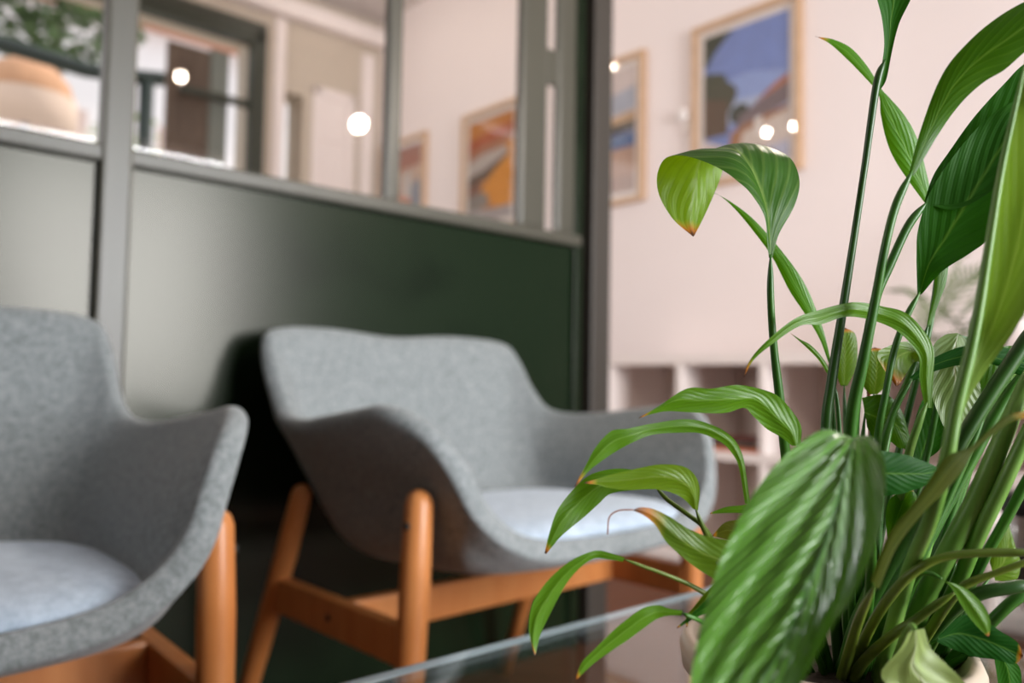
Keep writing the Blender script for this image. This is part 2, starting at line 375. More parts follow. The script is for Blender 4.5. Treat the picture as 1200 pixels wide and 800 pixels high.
for i in range(cols):
    rbox('shelf_board', (BS, x - cw, .395), (BS + .372, x, .428), M_white, shelf, .002, Mi)
    x -= cw
    if i < cols - 1:
        rbox('divider', (BS, x - dv, .058), (BS + .372, x, .732), M_white, shelf, .002, Mi); x -= dv
rboxes('foot_strip', [((BS + .02, bn - tot + .02, 0), (BS + .06, bn - .02, .02)), ((BS + .32, bn - tot + .02, 0), (BS + .36, bn - .02, .02))], M_white, shelf, 0, Mi)
# books lying in the second compartment
def book(n0, n1, z0, z1, s0, col, label):
    r = empty('book', P(s0, (n0 + n1) / 2, z0)); tag(r, label, 'book', 'books lying flat in the white bookshelf')
    Mb = Matrix.Translation(-r.location) @ ROOM
    c = mat('book_cover', col, .5)
    rboxes('cover', [((s0, n0, z0), (s0 + .2, n1, z0 + .003)), ((s0, n0, z1 - .003), (s0 + .2, n1, z1)), ((s0, n0, z0), (s0 + .003, n1, z1))], c, r, .0008, Mb)
    rbox('page_block', (s0 + .003, n0 + .004, z0 + .003), (s0 + .194, n1 - .004, z1 - .003), mat('paper', (.7, .62, .52), .8), r, 0, Mb)
book(1.515, 1.775, .4285, .443, BS + .02, (.55, .13, .04), 'thin orange book lying at the bottom of the shelf stack')
book(1.535, 1.785, .4432, .462, BS + .03, (.02, .035, .025), 'dark green book lying in the middle of the shelf stack')
book(1.535, 1.765, .4622, .474, BS + .03, (.16, .03, .02), 'dark red book lying on top of the shelf stack')

# ------------------------------------------------------------------ armchairs
def mirror(lst): return [(-x, y, z) for x, y, z in lst[::-1] if x > 1e-6]
def chair_shell():
    rim = [(0, -.255, .422), (.12, -.252, .425), (.200, -.245, .440), (.260, -.232, .485), (.288, -.212, .545), (.316, -.180, .595), (.343, -.125, .618), (.346, -.05, .609), (.338, .05, .596), (.328, .13, .588), (.314, .215, .597), (.306, .262, .645), (.304, .300, .700), (.280, .333, .743), (.14, .358, .752), (0, .366, .742)]
    mid = [(0, -.228, .410), (.11, -.226, .412), (.195, -.216, .420), (.244, -.201, .450), (.258, -.188, .480), (.264, -.160, .500), (.267, -.11, .506), (.268, -.04, .504), (.268, .04, .500), (.268, .10, .497), (.266, .165, .50), (.264, .205, .515), (.252, .242, .54), (.22, .275, .56), (.11, .300, .565), (0, .305, .56)]
    foot = [(0, -.18, .401), (.11, -.18, .401), (.180, -.17, .401), (.213, -.16, .403), (.222, -.145, .403), (.226, -.12, .403), (.228, -.09, .401), (.230, -.04, .399), (.230, .02, .395), (.226, .07, .391), (.22, .11, .391), (.205, .14, .391), (.18, .165, .393), (.14, .18, .395), (.07, .19, .395), (0, .195, .395)]
    rim = rim + mirror(rim[:-1])[0:]; mid = mid + mirror(mid[:-1]); foot = foot + mirror(foot[:-1])
    K = 3
    def closed(l):
        p = np.array(l, float); n_ = len(p); out = []
        for i in range(n_):
            p0, p1, p2, p3 = p[(i - 1) % n_], p[i], p[(i + 1) % n_], p[(i + 2) % n_]
            for j in range(K):
                t = j / K
                out.append(.5 * ((2 * p1) + (-p0 + p2) * t + (2 * p0 - 5 * p1 + 4 * p2 - p3) * t * t + (-p0 + 3 * p1 - 3 * p2 + p3) * t ** 3))
        return np.array(out)
    rim, mid, foot = closed(rim), closed(mid), closed(foot)
    c = np.array((0, -.02, .398)); bm = bmesh.new(); rows = []
    n_ = len(rim)
    for i in range(n_):
        f2 = c + (foot[i] - c) * .5; f2[2] = .395
        prof = crom([f2, foot[i], mid[i], rim[i]], 4)
        # lift the curve between foot and mid away from the inside corner
        rows.append([bm.verts.new(q) for q in prof])
    cv = bm.verts.new(c)
    for i in range(n_):
        a, b = rows[i], rows[(i + 1) % n_]
        bm.faces.new((cv, a[0], b[0]))
        for j in range(len(a) - 1): bm.faces.new((a[j], a[j + 1], b[j + 1], b[j]))
    bmesh.ops.smooth_vert(bm, verts=[v for r in rows for v in r[2:-1]], factor=.4, use_axis_x=True, use_axis_y=True, use_axis_z=True)
    bmesh.ops.recalc_face_normals(bm, faces=bm.faces)
    return bm

def leg_curve(bm, pts, radii, seg=16):
    """a round tapered leg with a domed top"""
    p = [Vector(q) for q in pts]; top = p[-1]; d = (p[-1] - p[-2]).normalized(); r = radii[-1]
    P_, R_ = list(p), list(radii)
    for k in (35, 60, 78): P_.append(top + d * r * math.sin(math.radians(k))); R_.append(r * math.cos(math.radians(k)))
    tube(bm, P_, R_, seg)

def make_chair(label):
    root = empty('armchair'); tag(root, label, 'armchair')
    sh = from_bm('shell', chair_shell(), M_shell, root, True)
    so_ = sh.modifiers.new('thickness', 'SOLIDIFY'); so_.thickness = .032; so_.offset = 0; so_.use_even_offset = True
    ss = sh.modifiers.new('soften', 'SUBSURF'); ss.levels = 1; ss.render_levels = 2
    # cushion
    bm = bmesh.new(); rows = []
    prof = [(0.0, .044), (.35, .044), (.7, .042), (.9, .036), (.985, .024), (1.0, .017), (.985, .010), (.93, .002), (.6, .0), (0.0, .0)]
    SEG = 48
    for r, z in prof:
        ring = []
        for k in range(SEG):
            a = 2 * math.pi * k / SEG
            ca, sa = math.cos(a), math.sin(a); e = .52
            x_ = math.copysign(abs(ca) ** e, ca) * .252 * r; y_ = math.copysign(abs(sa) ** e, sa) * .208 * r
            ring.append(bm.verts.new((x_, y_ - .03, .4145 + z - y_ * .03)))
        rows.append(ring)
    for a, b in zip(rows, rows[1:]):
        for k in range(SEG): bm.faces.new((a[k], b[k], b[(k + 1) % SEG], a[(k + 1) % SEG]))
    bmesh.ops.remove_doubles(bm, verts=bm.verts, dist=1e-5)
    bmesh.ops.recalc_face_normals(bm, faces=bm.faces)
    cu = from_bm('seat_cushion', bm, M_cush, root, True); tag(cu, 'pale blue grey seat cushion')
    m = cu.modifiers.new('soften', 'SUBSURF'); m.levels = 1; m.render_levels = 1
    for s in (-1, 1):
        bm = bmesh.new(); leg_curve(bm, [(s * .318, -.15, 0), (s * .315, -.152, .2), (s * .309, -.155, .40), (s * .306, -.155, .492)], [.016, .019, .0205, .0185])
        lg = from_bm('leg', bm, M_beech, root, True)
        bm = bmesh.new(); tube(bm, [(s * .3285, -.158, .465), (s * .3240, -.158, .465)], .0048, 12)
        from_bm('bolt_cap', bm, M_black, lg, True)
        bm = bmesh.new(); leg_curve(bm, [(s * .322, .352, 0), (s * .312, .27, .2), (s * .302, .205, .37), (s * .298, .168, .468)], [.015, .0175, .0185, .0165])
        from_bm('leg', bm, M_beech, root, True)
        bm = bmesh.new(); add_box(bm, (-.0115, -.150, .275), (.0115, .225, .329), None, .004)
        for v in bm.verts: v.co.x += s * .302
        sr_ = from_bm('side_rail', bm, M_beech, root)
        bm = bmesh.new(); tube(bm, [(s * .3145, .05, .302), (s * .3120, .05, .302)], .0055, 12)
        from_bm('screw', bm, M_black, sr_, True)
    for y in (.026, ):
        bm = bmesh.new(); add_box(bm, (-.291, y - .012, .275), (.291, y + .012, .329), None, .004)
        from_bm('cross_rail', bm, M_beech, root)
    for x_ in (-.19, .19):
        bm = bmesh.new(); tube(bm, [(x_, .026, .328), (x_, .026, .392)], .007, 10)
        from_bm('support_peg', bm, M_beech, root, True)
    return root
def copy_tree(o, parent=None):
    c = o.copy(); COL.objects.link(c)
    if parent is not None: c.parent = parent
    for ch in [k for k in bpy.data.objects if k.parent == o]: copy_tree(ch, c)
    return c
ch1 = make_chair('grey upholstered armchair with orange wooden legs, whole behind the plant')
ch2 = copy_tree(ch1); ch2['label'] = 'grey upholstered armchair cut off by the left edge, nearest the light panel'
ch1.location = (0.0, 1.39, 0); ch1.rotation_euler = (0, 0, math.radians(43.0))
ch2.location = P(0.048, 1.035, 0); ch2.rotation_euler = (0, 0, math.radians(40))
for c in (ch1, ch2): c['group'] = 'grey armchairs along the partition'

# ------------------------------------------------------------------ glass coffee table
TBZ = .42; tn = .557; ts0, ts1, tn0 = .02, 1.12, -.12
table = empty('glass_coffee_table', P((ts0 + ts1) / 2, (tn + tn0) / 2, 0)); tag(table, 'low glass-topped coffee table in front of the armchairs', 'table')
Mi = Matrix.Translation(-table.location) @ ROOM
M_tglass = glass('clear_table_glass', 0.0, (.93, .955, .945), ior=1.85)
gt = rbox('glass_top', (ts0, tn0, TBZ - .007), (ts1, tn, TBZ), M_tglass, table, .0015, Mi)
gt.data.materials.append(mat('polished_glass_edge', (.36, .42, .46), .2, spec=.8))
for p in gt.data.polygons:
    if abs(p.normal.z) < .9: p.material_index = 1
for s_ in (ts0 + .05, ts1 - .06):
    for n_ in (tn0 + .05, tn0 + .48):
        rbox('leg', (s_, n_, 0), (s_ + .035, n_ + .035, TBZ - .0072), M_black, table, .003, Mi)

# ------------------------------------------------------------------ lamps
def on_plane(px, py, nrm, c):
    d = ray(px, py); return CAMP + d * ((c - nrm.dot(CAMP)) / nrm.dot(d))
M_bulb = emit('lit_bulb', (1.0, 0.83, 0.67), 230)
M_bulb2 = emit('strong_lit_bulb', (1.0, 0.86, 0.72), 760)
def pendant(loc, label, glow=None):
    r = empty('pendant_lamp', loc); tag(r, label, 'lamp', 'bare bulb pendant lamps')
    bm = bmesh.new(); bmesh.ops.create_uvsphere(bm, u_segments=20, v_segments=12, radius=.023)
    from_bm('bulb', bm, glow or M_bulb, r, True)
    bm = bmesh.new(); lathe(bm, [(0, .024), (.017, .024), (.019, .03), (.019, .07), (.008, .078), (0, .078)], 20); from_bm('socket', bm, M_black, r, True)
    bm = bmesh.new(); tube(bm, [(0, 0, .075), (0, 0, H - loc.z)], .003, 8); from_bm('cord', bm, M_black, r, True)
for (s_, n_, z_), lab in (((.89, 2.87, 2.35), 'bare bulb hanging in the far room, mirrored largest in the sky picture'), ((.87, 2.68, 2.35), 'bare bulb hanging in the far room, mirrored at the sky picture right edge'),
                   ((2.02, 3.23, 2.60), 'bare bulb hanging in the far room, mirrored in the seascape picture'), ((1.46, -1.45, 2.24), 'bare bulb hanging near the garden window, mirrored beside the shutter'),
                   ((1.364, .556, 1.50), 'bare bulb hanging low beside the coffee table, mirrored beside the white door')):
    pendant(P(s_, n_, z_), lab, M_bulb2 if 'low beside' in lab else None)
cl = empty('ceiling_lamp', P(2.22, 3.98, H)); tag(cl, 'round white ceiling lamp behind the glazed partition', 'lamp')
bm = bmesh.new(); lathe(bm, [(0, 0), (.19, 0), (.19, -.03), (.17, -.035)], 40); from_bm('base_ring', bm, M_white, cl, True)
bm = bmesh.new(); lathe(bm, [(.185, -.03), (.18, -.07), (.13, -.095), (0, -.105)], 40); from_bm('diffuser', bm, emit('lamp_diffuser', (1, .90, .80), 4), cl, True)

# ------------------------------------------------------------------ outside the far window
struct(rbox('ground', (-9, NF + .3, -.1), (9, 16, -.01), mat('pale_paving', (.62, .58, .52), .9, noise_amt=.1, noise_scale=2)))
def rbx(name, a, b, m, parent=None, bev=0): return rbox(name, a, b, m, parent, bev, (Matrix.Translation(-parent.location) if parent else Matrix()) @ ROOM)
ho = empty('white_house', P(1.2, 12.0, 0)); tag(ho, 'sunlit white house standing beyond the garden', 'house')
rbx('house_wall', (-1.0, 11.5, 0), (6.5, 13.5, 5.4), mat('white_render', (.84, .80, .80), .9), ho)
rbx('roof', (-1.2, 11.2, 5.4), (6.7, 13.8, 5.6), mat('clay_roof', (.5, .25, .17), .8), ho)
for k in range(3): rbx('house_window', (.2 + k * 1.7, 11.46, 2.7), (1.0 + k * 1.7, 11.52, 4.1), mat('pale_shutter', (.62, .47, .42), .7), ho)
# shutter folded against the window
sh_ = empty('window_shutter', P(1.75, NF + .12, WB)); tag(sh_, 'brown slatted shutter inside the far garden window', 'shutter')
M_brown = wood('weathered_brown_wood', (.075, .045, .03), (.15, .10, .07), 5, (4, 4, 1))
rbx('shutter_panel', (1.515, NF + .125, WB + .02), (1.76, NF + .15, 2.58), M_brown, sh_, .002)
for k in range(5): rbx('slat', (1.55 + k * .04, NF + .118, WB + .1), (1.57 + k * .04, NF + .126, 2.50), M_brown, sh_, .002)
rbx('hinge_stile', (1.762, NF + .115, WB + .02), (1.87, NF + .15, 2.60), mat('grey_green_wood', (.20, .215, .19), .6), sh_, .003)
# pergola
pg = empty('garden_pergola', P(.6, 5.6, 0)); tag(pg, 'black metal pergola with a bowed beam outside the far window', 'pergola')
M_perg = mat('black_green_metal', (.010, .020, .016), .5)
bp = [on_plane(px, py, N, 5.7) for px, py in ((-120, 42), (-50, 45), (0, 51), (50, 66), (100, 82), (150, 89), (195, 93), (240, 100))]
bm = bmesh.new(); tube(bm, [p - pg.location for p in bp], .05, 12); from_bm('beam', bm, M_perg, pg, True)
q = on_plane(172, 95, N, 5.7); bm = bmesh.new(); tube(bm, [Vector((q.x, q.y, 0)) - pg.location, q - pg.location], .05, 10); from_bm('post', bm, M_perg, pg, True)
q = on_plane(-60, 47, N, 5.7); bm = bmesh.new(); tube(bm, [Vector((q.x, q.y, 0)) - pg.location, q - pg.location], .032, 10); from_bm('post', bm, M_perg, pg, True)
# straw parasol
q = on_plane(30, 118, N, 7.0); pr = empty('garden_parasol', Vector((q.x, q.y, 0))); tag(pr, 'round tan straw parasol in the garden under the pergola beam', 'parasol')
R_ = (on_plane(88, 118, N, 7.0) - q).length
bm = bmesh.new(); lathe(bm, [(0, R_ * .95), (R_ * .3, R_ * .90), (R_ * .6, R_ * .72), (R_ * .85, R_ * .42), (R_, 0), (R_ * .97, -.02), (R_ * .8, .35 * R_), (0, .8 * R_)], 36, (0, 0, q.z)); from_bm('canopy', bm, mat('straw', (.50, .27, .15), .9, noise_amt=.25, noise_scale=8), pr, True)
bm = bmesh.new(); lathe(bm, [(R_ * 1.0, .02), (R_ * 1.02, -.75 * R_), (R_ * .99, -.75 * R_), (R_ * .97, .02)], 36, (0, 0, q.z)); from_bm('valance', bm, mat('pale_straw', (.66, .50, .40), .9), pr, True)
bm = bmesh.new(); tube(bm, [(0, 0, 0), (0, 0, q.z + .8 * R_)], .03, 10); from_bm('pole', bm, M_brown, pr, True)
# tree and hedge: leaf clusters with their own trunk
M_leafout = mat('garden_foliage', (.07, .12, .035), .6, noise_amt=.5, noise_scale=2)
M_hedge = mat('light_garden_foliage', (.30, .38, .13), .6, noise_amt=.4, noise_scale=3)
def foliage(name, label, cat, base, cen, rx, rz, count, size, m, seed, trunk=True):
    rnd = random.Random(seed); r = empty(name, base); tag(r, label, cat)
    bm = bmesh.new()
    for k in range(count):
        while True:
            v = Vector((rnd.uniform(-1, 1), rnd.uniform(-1, 1), rnd.uniform(-1, 1)))
            if .25 < v.length < 1 and noise.noise(v * 3.1 + Vector((seed, 0, 0))) > -.12: break
        c = cen - base + Vector((v.x * rx, v.y * rx, v.z * rz)); a = rnd.uniform(.6, 1.3) * size
        rot = Matrix.Rotation(rnd.uniform(0, 6.28), 3, 'Z') @ Matrix.Rotation(rnd.uniform(-1.2, 1.2), 3, 'X')
        bm.faces.new([bm.verts.new(c + rot @ Vector(p) * a) for p in ((-.5, 0, 0), (-.15, -.28, .05), (.5, 0, 0), (-.15, .28, .05))])
    from_bm('crown', bm, m, r)
    if trunk:
        bm = bmesh.new(); tube(bm, [(0, 0, 0), (.02, .03, (cen.z - base.z) * .6), ((cen - base).x, (cen - base).y, (cen - base).z)], [.14, .11, .05], 10); from_bm('trunk', bm, M_brown, r, True)
c = on_plane(66, 24, N, 9.4); foliage('garden_tree', 'green leafy tree rising over the pergola beam outside', 'tree', Vector((c.x, c.y, 0)), c, .85, .50, 900, .16, M_leafout, 3)
c = on_plane(-150, 40, N, 9.4); foliage('garden_tree', 'green leafy tree at the left end of the garden, beyond the parasol', 'tree', Vector((c.x, c.y, 0)), c, .70, .6, 600, .16, M_leafout, 5)
c = on_plane(150, 170, N, 7.6); foliage('garden_hedge', 'pale green hedge low behind the tan parasol', 'hedge', Vector((c.x, c.y, 0)), Vector((c.x, c.y, c.z * .5)), .62, c.z * .62, 900, .12, M_hedge, 8, False)

# ------------------------------------------------------------------ the potted plant
def leaf_mat(name, up, up2, under, vein=(.30, .42, .12), streak=0.12, rough=.36, trans=.28, tip0=.93, bump=.14, spec=.35, freq=58.0, bdist=.0012, sweep=.38):
    m = bpy.data.materials.new(name); m.use_nodes = True; nt = m.node_tree; b = nt.nodes['Principled BSDF']; L = nt.links.new
    out = [x for x in nt.nodes if x.type == 'OUTPUT_MATERIAL'][0]
    def nd(t, **kw):
        n_ = nt.nodes.new(t)
        for k, v in kw.items(): setattr(n_, k, v)
        return n_
    def mth(op, a, b_=None):
        n_ = nd('ShaderNodeMath', operation=op)
        for i, v in enumerate((a, b_)):
            if v is None: continue
            if isinstance(v, (int, float)): n_.inputs[i].default_value = v
            else: L(v, n_.inputs[i])
        return n_.outputs[0]
    def mix(f, a, b_):
        n_ = nd('ShaderNodeMix', data_type='RGBA')
        for k, v in (('Factor', f), ('A', a), ('B', b_)):
            if isinstance(v, (int, float)): n_.inputs[k].default_value = v
            elif isinstance(v, tuple): n_.inputs[k].default_value = (*v, 1)
            else: L(v, n_.inputs[k])
        return n_.outputs['Result']
    uv = nd('ShaderNodeUVMap'); uv.uv_map = 'leaf'
    sx = nd('ShaderNodeSeparateXYZ'); L(uv.outputs[0], sx.inputs[0])
    u = mth('ABSOLUTE', mth('SUBTRACT', mth('MULTIPLY', sx.outputs[0], 2), 1)); v = sx.outputs[1]
    nz = nd('ShaderNodeTexNoise'); nz.inputs['Scale'].default_value = 3.0; nz.inputs['Detail'].default_value = 3; L(uv.outputs[0], nz.inputs['Vector'])
    # side veins leave the midrib forward and sweep to the tip
    ph = mth('MULTIPLY', mth('SUBTRACT', v, mth('MULTIPLY', mth('POWER', u, .8), sweep)), freq)
    wv = mth('SINE', mth('ADD', ph, mth('MULTIPLY', nz.outputs['Fac'], 3.0)))
    ph2 = mth('MULTIPLY', mth('SUBTRACT', v, mth('MULTIPLY', u, .40)), 170.0)
    wv2 = mth('SINE', ph2)
    rib = nd('ShaderNodeMapRange'); rib.inputs['From Min'].default_value = .0; rib.inputs['From Max'].default_value = .075; rib.inputs['To Min'].default_value = 1; rib.inputs['To Max'].default_value = 0; L(u, rib.inputs['Value'])
    vn = nd('ShaderNodeMapRange'); vn.inputs['From Min'].default_value = .55; vn.inputs['From Max'].default_value = 1.0; L(wv, vn.inputs['Value'])
    base = mix(nz.outputs['Fac'], up, up2)
    base = mix(mth('MULTIPLY', vn.outputs['Result'], streak), base, vein)
    base = mix(mth('MULTIPLY', rib.outputs['Result'], .6), base, vein)
    undr = mix(mth('MULTIPLY', vn.outputs['Result'], .25), under, tuple(c * .6 for c in under))
    undr = mix(mth('MULTIPLY', rib.outputs['Result'], .7), undr, vein)
    ge = nd('ShaderNodeNewGeometry')
    col = mix(ge.outputs['Backfacing'], base, undr)
    tp = nd('ShaderNodeValToRGB'); e = tp.color_ramp.elements
    e[0].position = tip0; e[0].color = (0, 0, 0, 1); e[1].position = min(.999, tip0 + (1 - tip0) * .55); e[1].color = (1, 1, 1, 1)
    vv = mth('ADD', v, mth('MULTIPLY', mth('SUBTRACT', nz.outputs['Fac'], .5), .05)); L(vv, tp.inputs['Fac'])
    tc = nd('ShaderNodeValToRGB'); e = tc.color_ramp.elements
    e[0].position = tip0; e[0].color = (.45, .36, .05, 1); e[1].position = .99; e[1].color = (.07, .025, .012, 1)
    k = tc.color_ramp.elements.new(tip0 + (1 - tip0) * .6); k.color = (.46, .17, .03, 1); L(vv, tc.inputs['Fac'])
    col = mix(tp.outputs['Color'], col, tc.outputs['Color'])
    L(col, b.inputs['Base Color']); b.inputs['Roughness'].default_value = rough; b.inputs['Specular IOR Level'].default_value = spec
    bp = nd('ShaderNodeBump'); bp.inputs['Strength'].default_value = bump; bp.inputs['Distance'].default_value = bdist
    L(mth('ADD', wv, mth('MULTIPLY', wv2, .25)), bp.inputs['Height']); L(bp.outputs['Normal'], b.inputs['Normal'])
    tr = nd('ShaderNodeBsdfTranslucent'); hs = nd('ShaderNodeHueSaturation'); hs.inputs['Value'].default_value = 2.2; hs.inputs['Saturation'].default_value = 1.1; L(col, hs.inputs['Color']); L(hs.outputs[0], tr.inputs[0])
    ms = nd('ShaderNodeMixShader'); ms.inputs[0].default_value = trans; L(b.outputs[0], ms.inputs[1]); L(tr.outputs[0], ms.inputs[2]); L(ms.outputs[0], out.inputs['Surface'])
    return m
LM = {
 'mid': leaf_mat('leaf_mid_green', (.030, .105, .004), (.056, .158, .007), (.08, .20, .008), vein=(.16, .30, .05)),
 'curl': leaf_mat('leaf_mid_green_pale_under', (.024, .092, .006), (.048, .140, .010), (.17, .30, .02), vein=(.24, .36, .09), streak=.2, spec=.3, rough=.40, trans=.38),
 'dark': leaf_mat('leaf_dark_green', (.006, .050, .005), (.014, .085, .008), (.020, .095, .006), vein=(.10, .22, .03), streak=.06, rough=.5, spec=.10, trans=.2),
 'bright': leaf_mat('leaf_bright_green', (.050, .175, .006), (.082, .235, .009), (.10, .26, .01), vein=(.18, .38, .06), streak=.08, trans=.35),
 'olive': leaf_mat('leaf_yellow_green', (.065, .15, .006), (.11, .20, .010), (.12, .22, .010), vein=(.2, .28, .06), streak=.10, tip0=.90),
 'streak': leaf_mat('leaf_glossy_streaked', (.003, .040, .005), (.008, .062, .007), (.08, .22, .02), vein=(.055, .15, .045), streak=.3, rough=.27, tip0=.995, bump=.55, spec=.6, freq=22.0, bdist=.004, trans=.06, sweep=.85),
 'pale': leaf_mat('leaf_pale_underside', (.12, .22, .028), (.17, .27, .045), (.13, .23, .024), vein=(.26, .38, .08), streak=.15, trans=.35, tip0=.97, bump=.2, spec=.2),
 'grey': leaf_mat('leaf_grey_green', (.08, .15, .035), (.13, .19, .055), (.13, .20, .06), vein=(.26, .27, .13), streak=.3, bump=.25),
 'cream': leaf_mat('leaf_cream_streaked', (.24, .34, .07), (.40, .48, .20), (.30, .40, .12), vein=(.62, .66, .42), streak=.35, trans=.2, tip0=.985, bump=.3, freq=30.0, bdist=.003),
 'brown': leaf_mat('leaf_olive_brown', (.034, .066, .005), (.075, .085, .007), (.08, .09, .008), vein=(.16, .18, .03), streak=.1, tip0=.86),
 'burnt': leaf_mat('leaf_burnt_tip', (.05, .14, .008), (.085, .19, .010), (.10, .19, .015), vein=(.2, .28, .06), streak=.12, tip0=.74),
}
def stem_mat(name, c0, c1):
    m = mat(name, c0, .4, noise_amt=.0)
    nt = m.node_tree; b = nt.nodes['Principled BSDF']; tc = nt.nodes.new('ShaderNodeTexCoord'); nz = nt.nodes.new('ShaderNodeTexNoise'); nz.inputs['Scale'].default_value = 28
    rp = nt.nodes.new('ShaderNodeValToRGB'); rp.color_ramp.elements[0].color = (*c0, 1); rp.color_ramp.elements[1].color = (*c1, 1); rp.color_ramp.elements[0].position = .35; rp.color_ramp.elements[1].position = .65
    nt.links.new(tc.outputs['Object'], nz.inputs['Vector']); nt.links.new(nz.outputs['Fac'], rp.inputs['Fac']); nt.links.new(rp.outputs['Color'], b.inputs['Base Color'])
    return m
SM = {'g': stem_mat('stalk_green', (.022, .105, .008), (.05, .17, .014)), 'd': stem_mat('stalk_dark_green', (.018, .07, .008), (.034, .115, .012)), 'p': stem_mat('stalk_pale_green', (.10, .25, .03), (.19, .35, .07)),
      'o': stem_mat('stalk_olive', (.085, .135, .010), (.14, .20, .018)), 'r': stem_mat('stalk_red_brown', (.24, .07, .03), (.32, .11, .05))}
KD = 0.77
pc = at(966, 740, .56 * KD)
pot_xy = Vector((pc.x, pc.y, 0)); PZ = TBZ + .001
plant = empty('potted_peace_lily', Vector((pot_xy.x, pot_xy.y, PZ))); tag(plant, 'large green leafy plant with arching leaves in a cream pot on the glass table', 'plant')
RIM = .5165
PR = .0740
M_pot = mat('cream_glazed_pot', (.62, .50, .40), .35, noise_amt=.06, noise_scale=12)
bm = bmesh.new()
hh = RIM - PZ
lathe(bm, [(0, 0), (.052, 0), (.056, .003), (.060, hh * .5), (.0700, hh - .018), (PR, hh - .016), (PR + .0015, hh - .006), (PR - .001, hh), (PR - .006, hh), (.0645, hh - .012), (.060, .02), (0, .02)], 56)
from_bm('pot', bm, M_pot, plant, True)
bm = bmesh.new()
lathe(bm, [(0, hh - .017), (.03, hh - .014), (.055, hh - .018), (.0646, hh - .02), (.060, hh - .035), (0, hh - .035)], 40)
for v in bm.verts: v.co.z += noise.noise(v.co * 60) * .004
from_bm('soil', bm, mat('potting_soil', (.035, .022, .014), .95, noise_amt=.5, noise_scale=90, bump=1, bump_scale=120), plant, True)
PO = plant.location.copy()

def blade(st, m='mid', fold=.10, name='leaf', wave=.0, flip=False, parent=None, sub=7, seed=0, label=None):
    """st: rows from the leaf base to its tip: left x, left y, right x, right y, depth, depth step right minus left (metres)[, mid x, mid y]"""
    rows = []
    for r in st:
        lx, ly, rx, ry, d = r[:5]; dd = r[5] if len(r) > 5 else 0.0
        d *= KD
        l = at(lx, ly, d - dd / 2); q = at(rx, ry, d + dd / 2)
        if len(r) > 7: mm = at(r[6], r[7], d - fold * (q - l).length * .5)
        else:
            c = (l + q) / 2; mm = c + (c - CAMP).normalized() * (-fold) * (q - l).length
        rows.append([*l, *mm, *q])
    cv = crom(rows, sub); n_ = len(cv)
    ln = [0.0]
    for i in range(1, n_): ln.append(ln[-1] + float(np.linalg.norm(cv[i][3:6] - cv[i - 1][3:6])))
    bm = bmesh.new(); ul = bm.loops.layers.uv.new('leaf'); NU = 10; grid = []; rnd = random.Random(seed)
    ph0 = rnd.uniform(0, 6)
    for i in range(n_):
        L_, M_, R_ = (Vector(cv[i][k:k + 3]) for k in (0, 3, 6)); row = []
        V_ = ln[i] / ln[-1]; wd = (R_ - L_).length
        nrm = (R_ - L_).cross(Vector(cv[min(i + 1, n_ - 1)][3:6]) - Vector(cv[max(i - 1, 0)][3:6]))
        nrm = nrm.normalized() if nrm.length > 1e-12 else Vector((0, 0, 1))
        for j in range(NU + 1):
            t = j / NU
            # two gently domed halves meeting at the midrib
            if t <= .5:
                k = t * 2; p = L_.lerp(M_, k); side = k
            else:
                k = (t - .5) * 2; p = M_.lerp(R_, k); side = 1 - k
            p = p + nrm * (math.sin(math.pi * side) * .035 * wd * (-1 if flip else 1))
            p = p + nrm * (wave * wd * math.sin(ph0 + V_ * 17 + (1.6 if t > .5 else 0)) * (1 - side) ** 2)
            row.append((bm.verts.new(p - PO), t, V_))
        grid.append(row)
    for a, b in zip(grid, grid[1:]):
        for j in range(NU):
            q = (a[j], a[j + 1], b[j + 1], b[j])
            f = bm.faces.new([x[0] for x in (q[::-1] if flip else q)])
            for lp, x in zip(f.loops, (q[::-1] if flip else q)): lp[ul].uv = (x[1], x[2])
    o = from_bm(name, bm, LM[m], parent or plant, True)
    if parent is not None: o.location = (0, 0, 0)
    if label: o['label'] = label
    return o
def stalk(pts, m='g', parent=None, name='leaf_stalk', groove=True):
    """pts: px, py, depth, radius in px"""
    c = crom([(*at(x, y, d * KD), r * d * KD / FPX) for x, y, d, r in pts], 6)
    for k in range(5): c[k][3] *= (.15, .45, .7, .87, .96)[k]
    bm = bmesh.new(); tube(bm, [Vector(q[:3]) - PO for q in c], [max(q[3], .0003) for q in c], 9)
    return from_bm(name, bm, SM[m], parent or plant, True)
def foot(x, d=.56, y=790): return (x, y, d, 6)

# --- curled leaf at the upper left: it rises, arches away and hangs so that its pale underside shows on the left
lf = blade([(901, 302, 905, 302, .52, 0, 903, 302), (899, 285, 913, 274, .522, .004, 902, 283), (896, 254, 931, 241, .525, .010, 898, 247), (880, 227, 937, 212, .53, .016, 890, 220),
       (864, 212, 927, 186, .535, .022, 878, 193), (846, 199, 904, 173, .545, .032, 864, 177), (822, 188, 884, 170, .56, .040, 848, 174), (798, 182, 862, 176, .572, .040, 832, 177), (779, 186, 850, 192, .58, .028, 821, 188),
       (770, 206, 843, 212, .585, .016, 816, 208), (773, 230, 834, 234, .585, .010, 812, 236), (789, 257, 822, 260, .583, .004, 809, 258), (812, 277, 813, 277, .58, 0, 812, 277)], 'curl', fold=.05, wave=.0)
stalk([(903, 298, .52, 4), (903, 350, .52, 4.2), (907, 410, .525, 4.6), (914, 470, .53, 5.5), (922, 545, .54, 6), (935, 640, .55, 6), (955, 720, .555, 6), (975, 795, .56, 6)], 'g', lf)
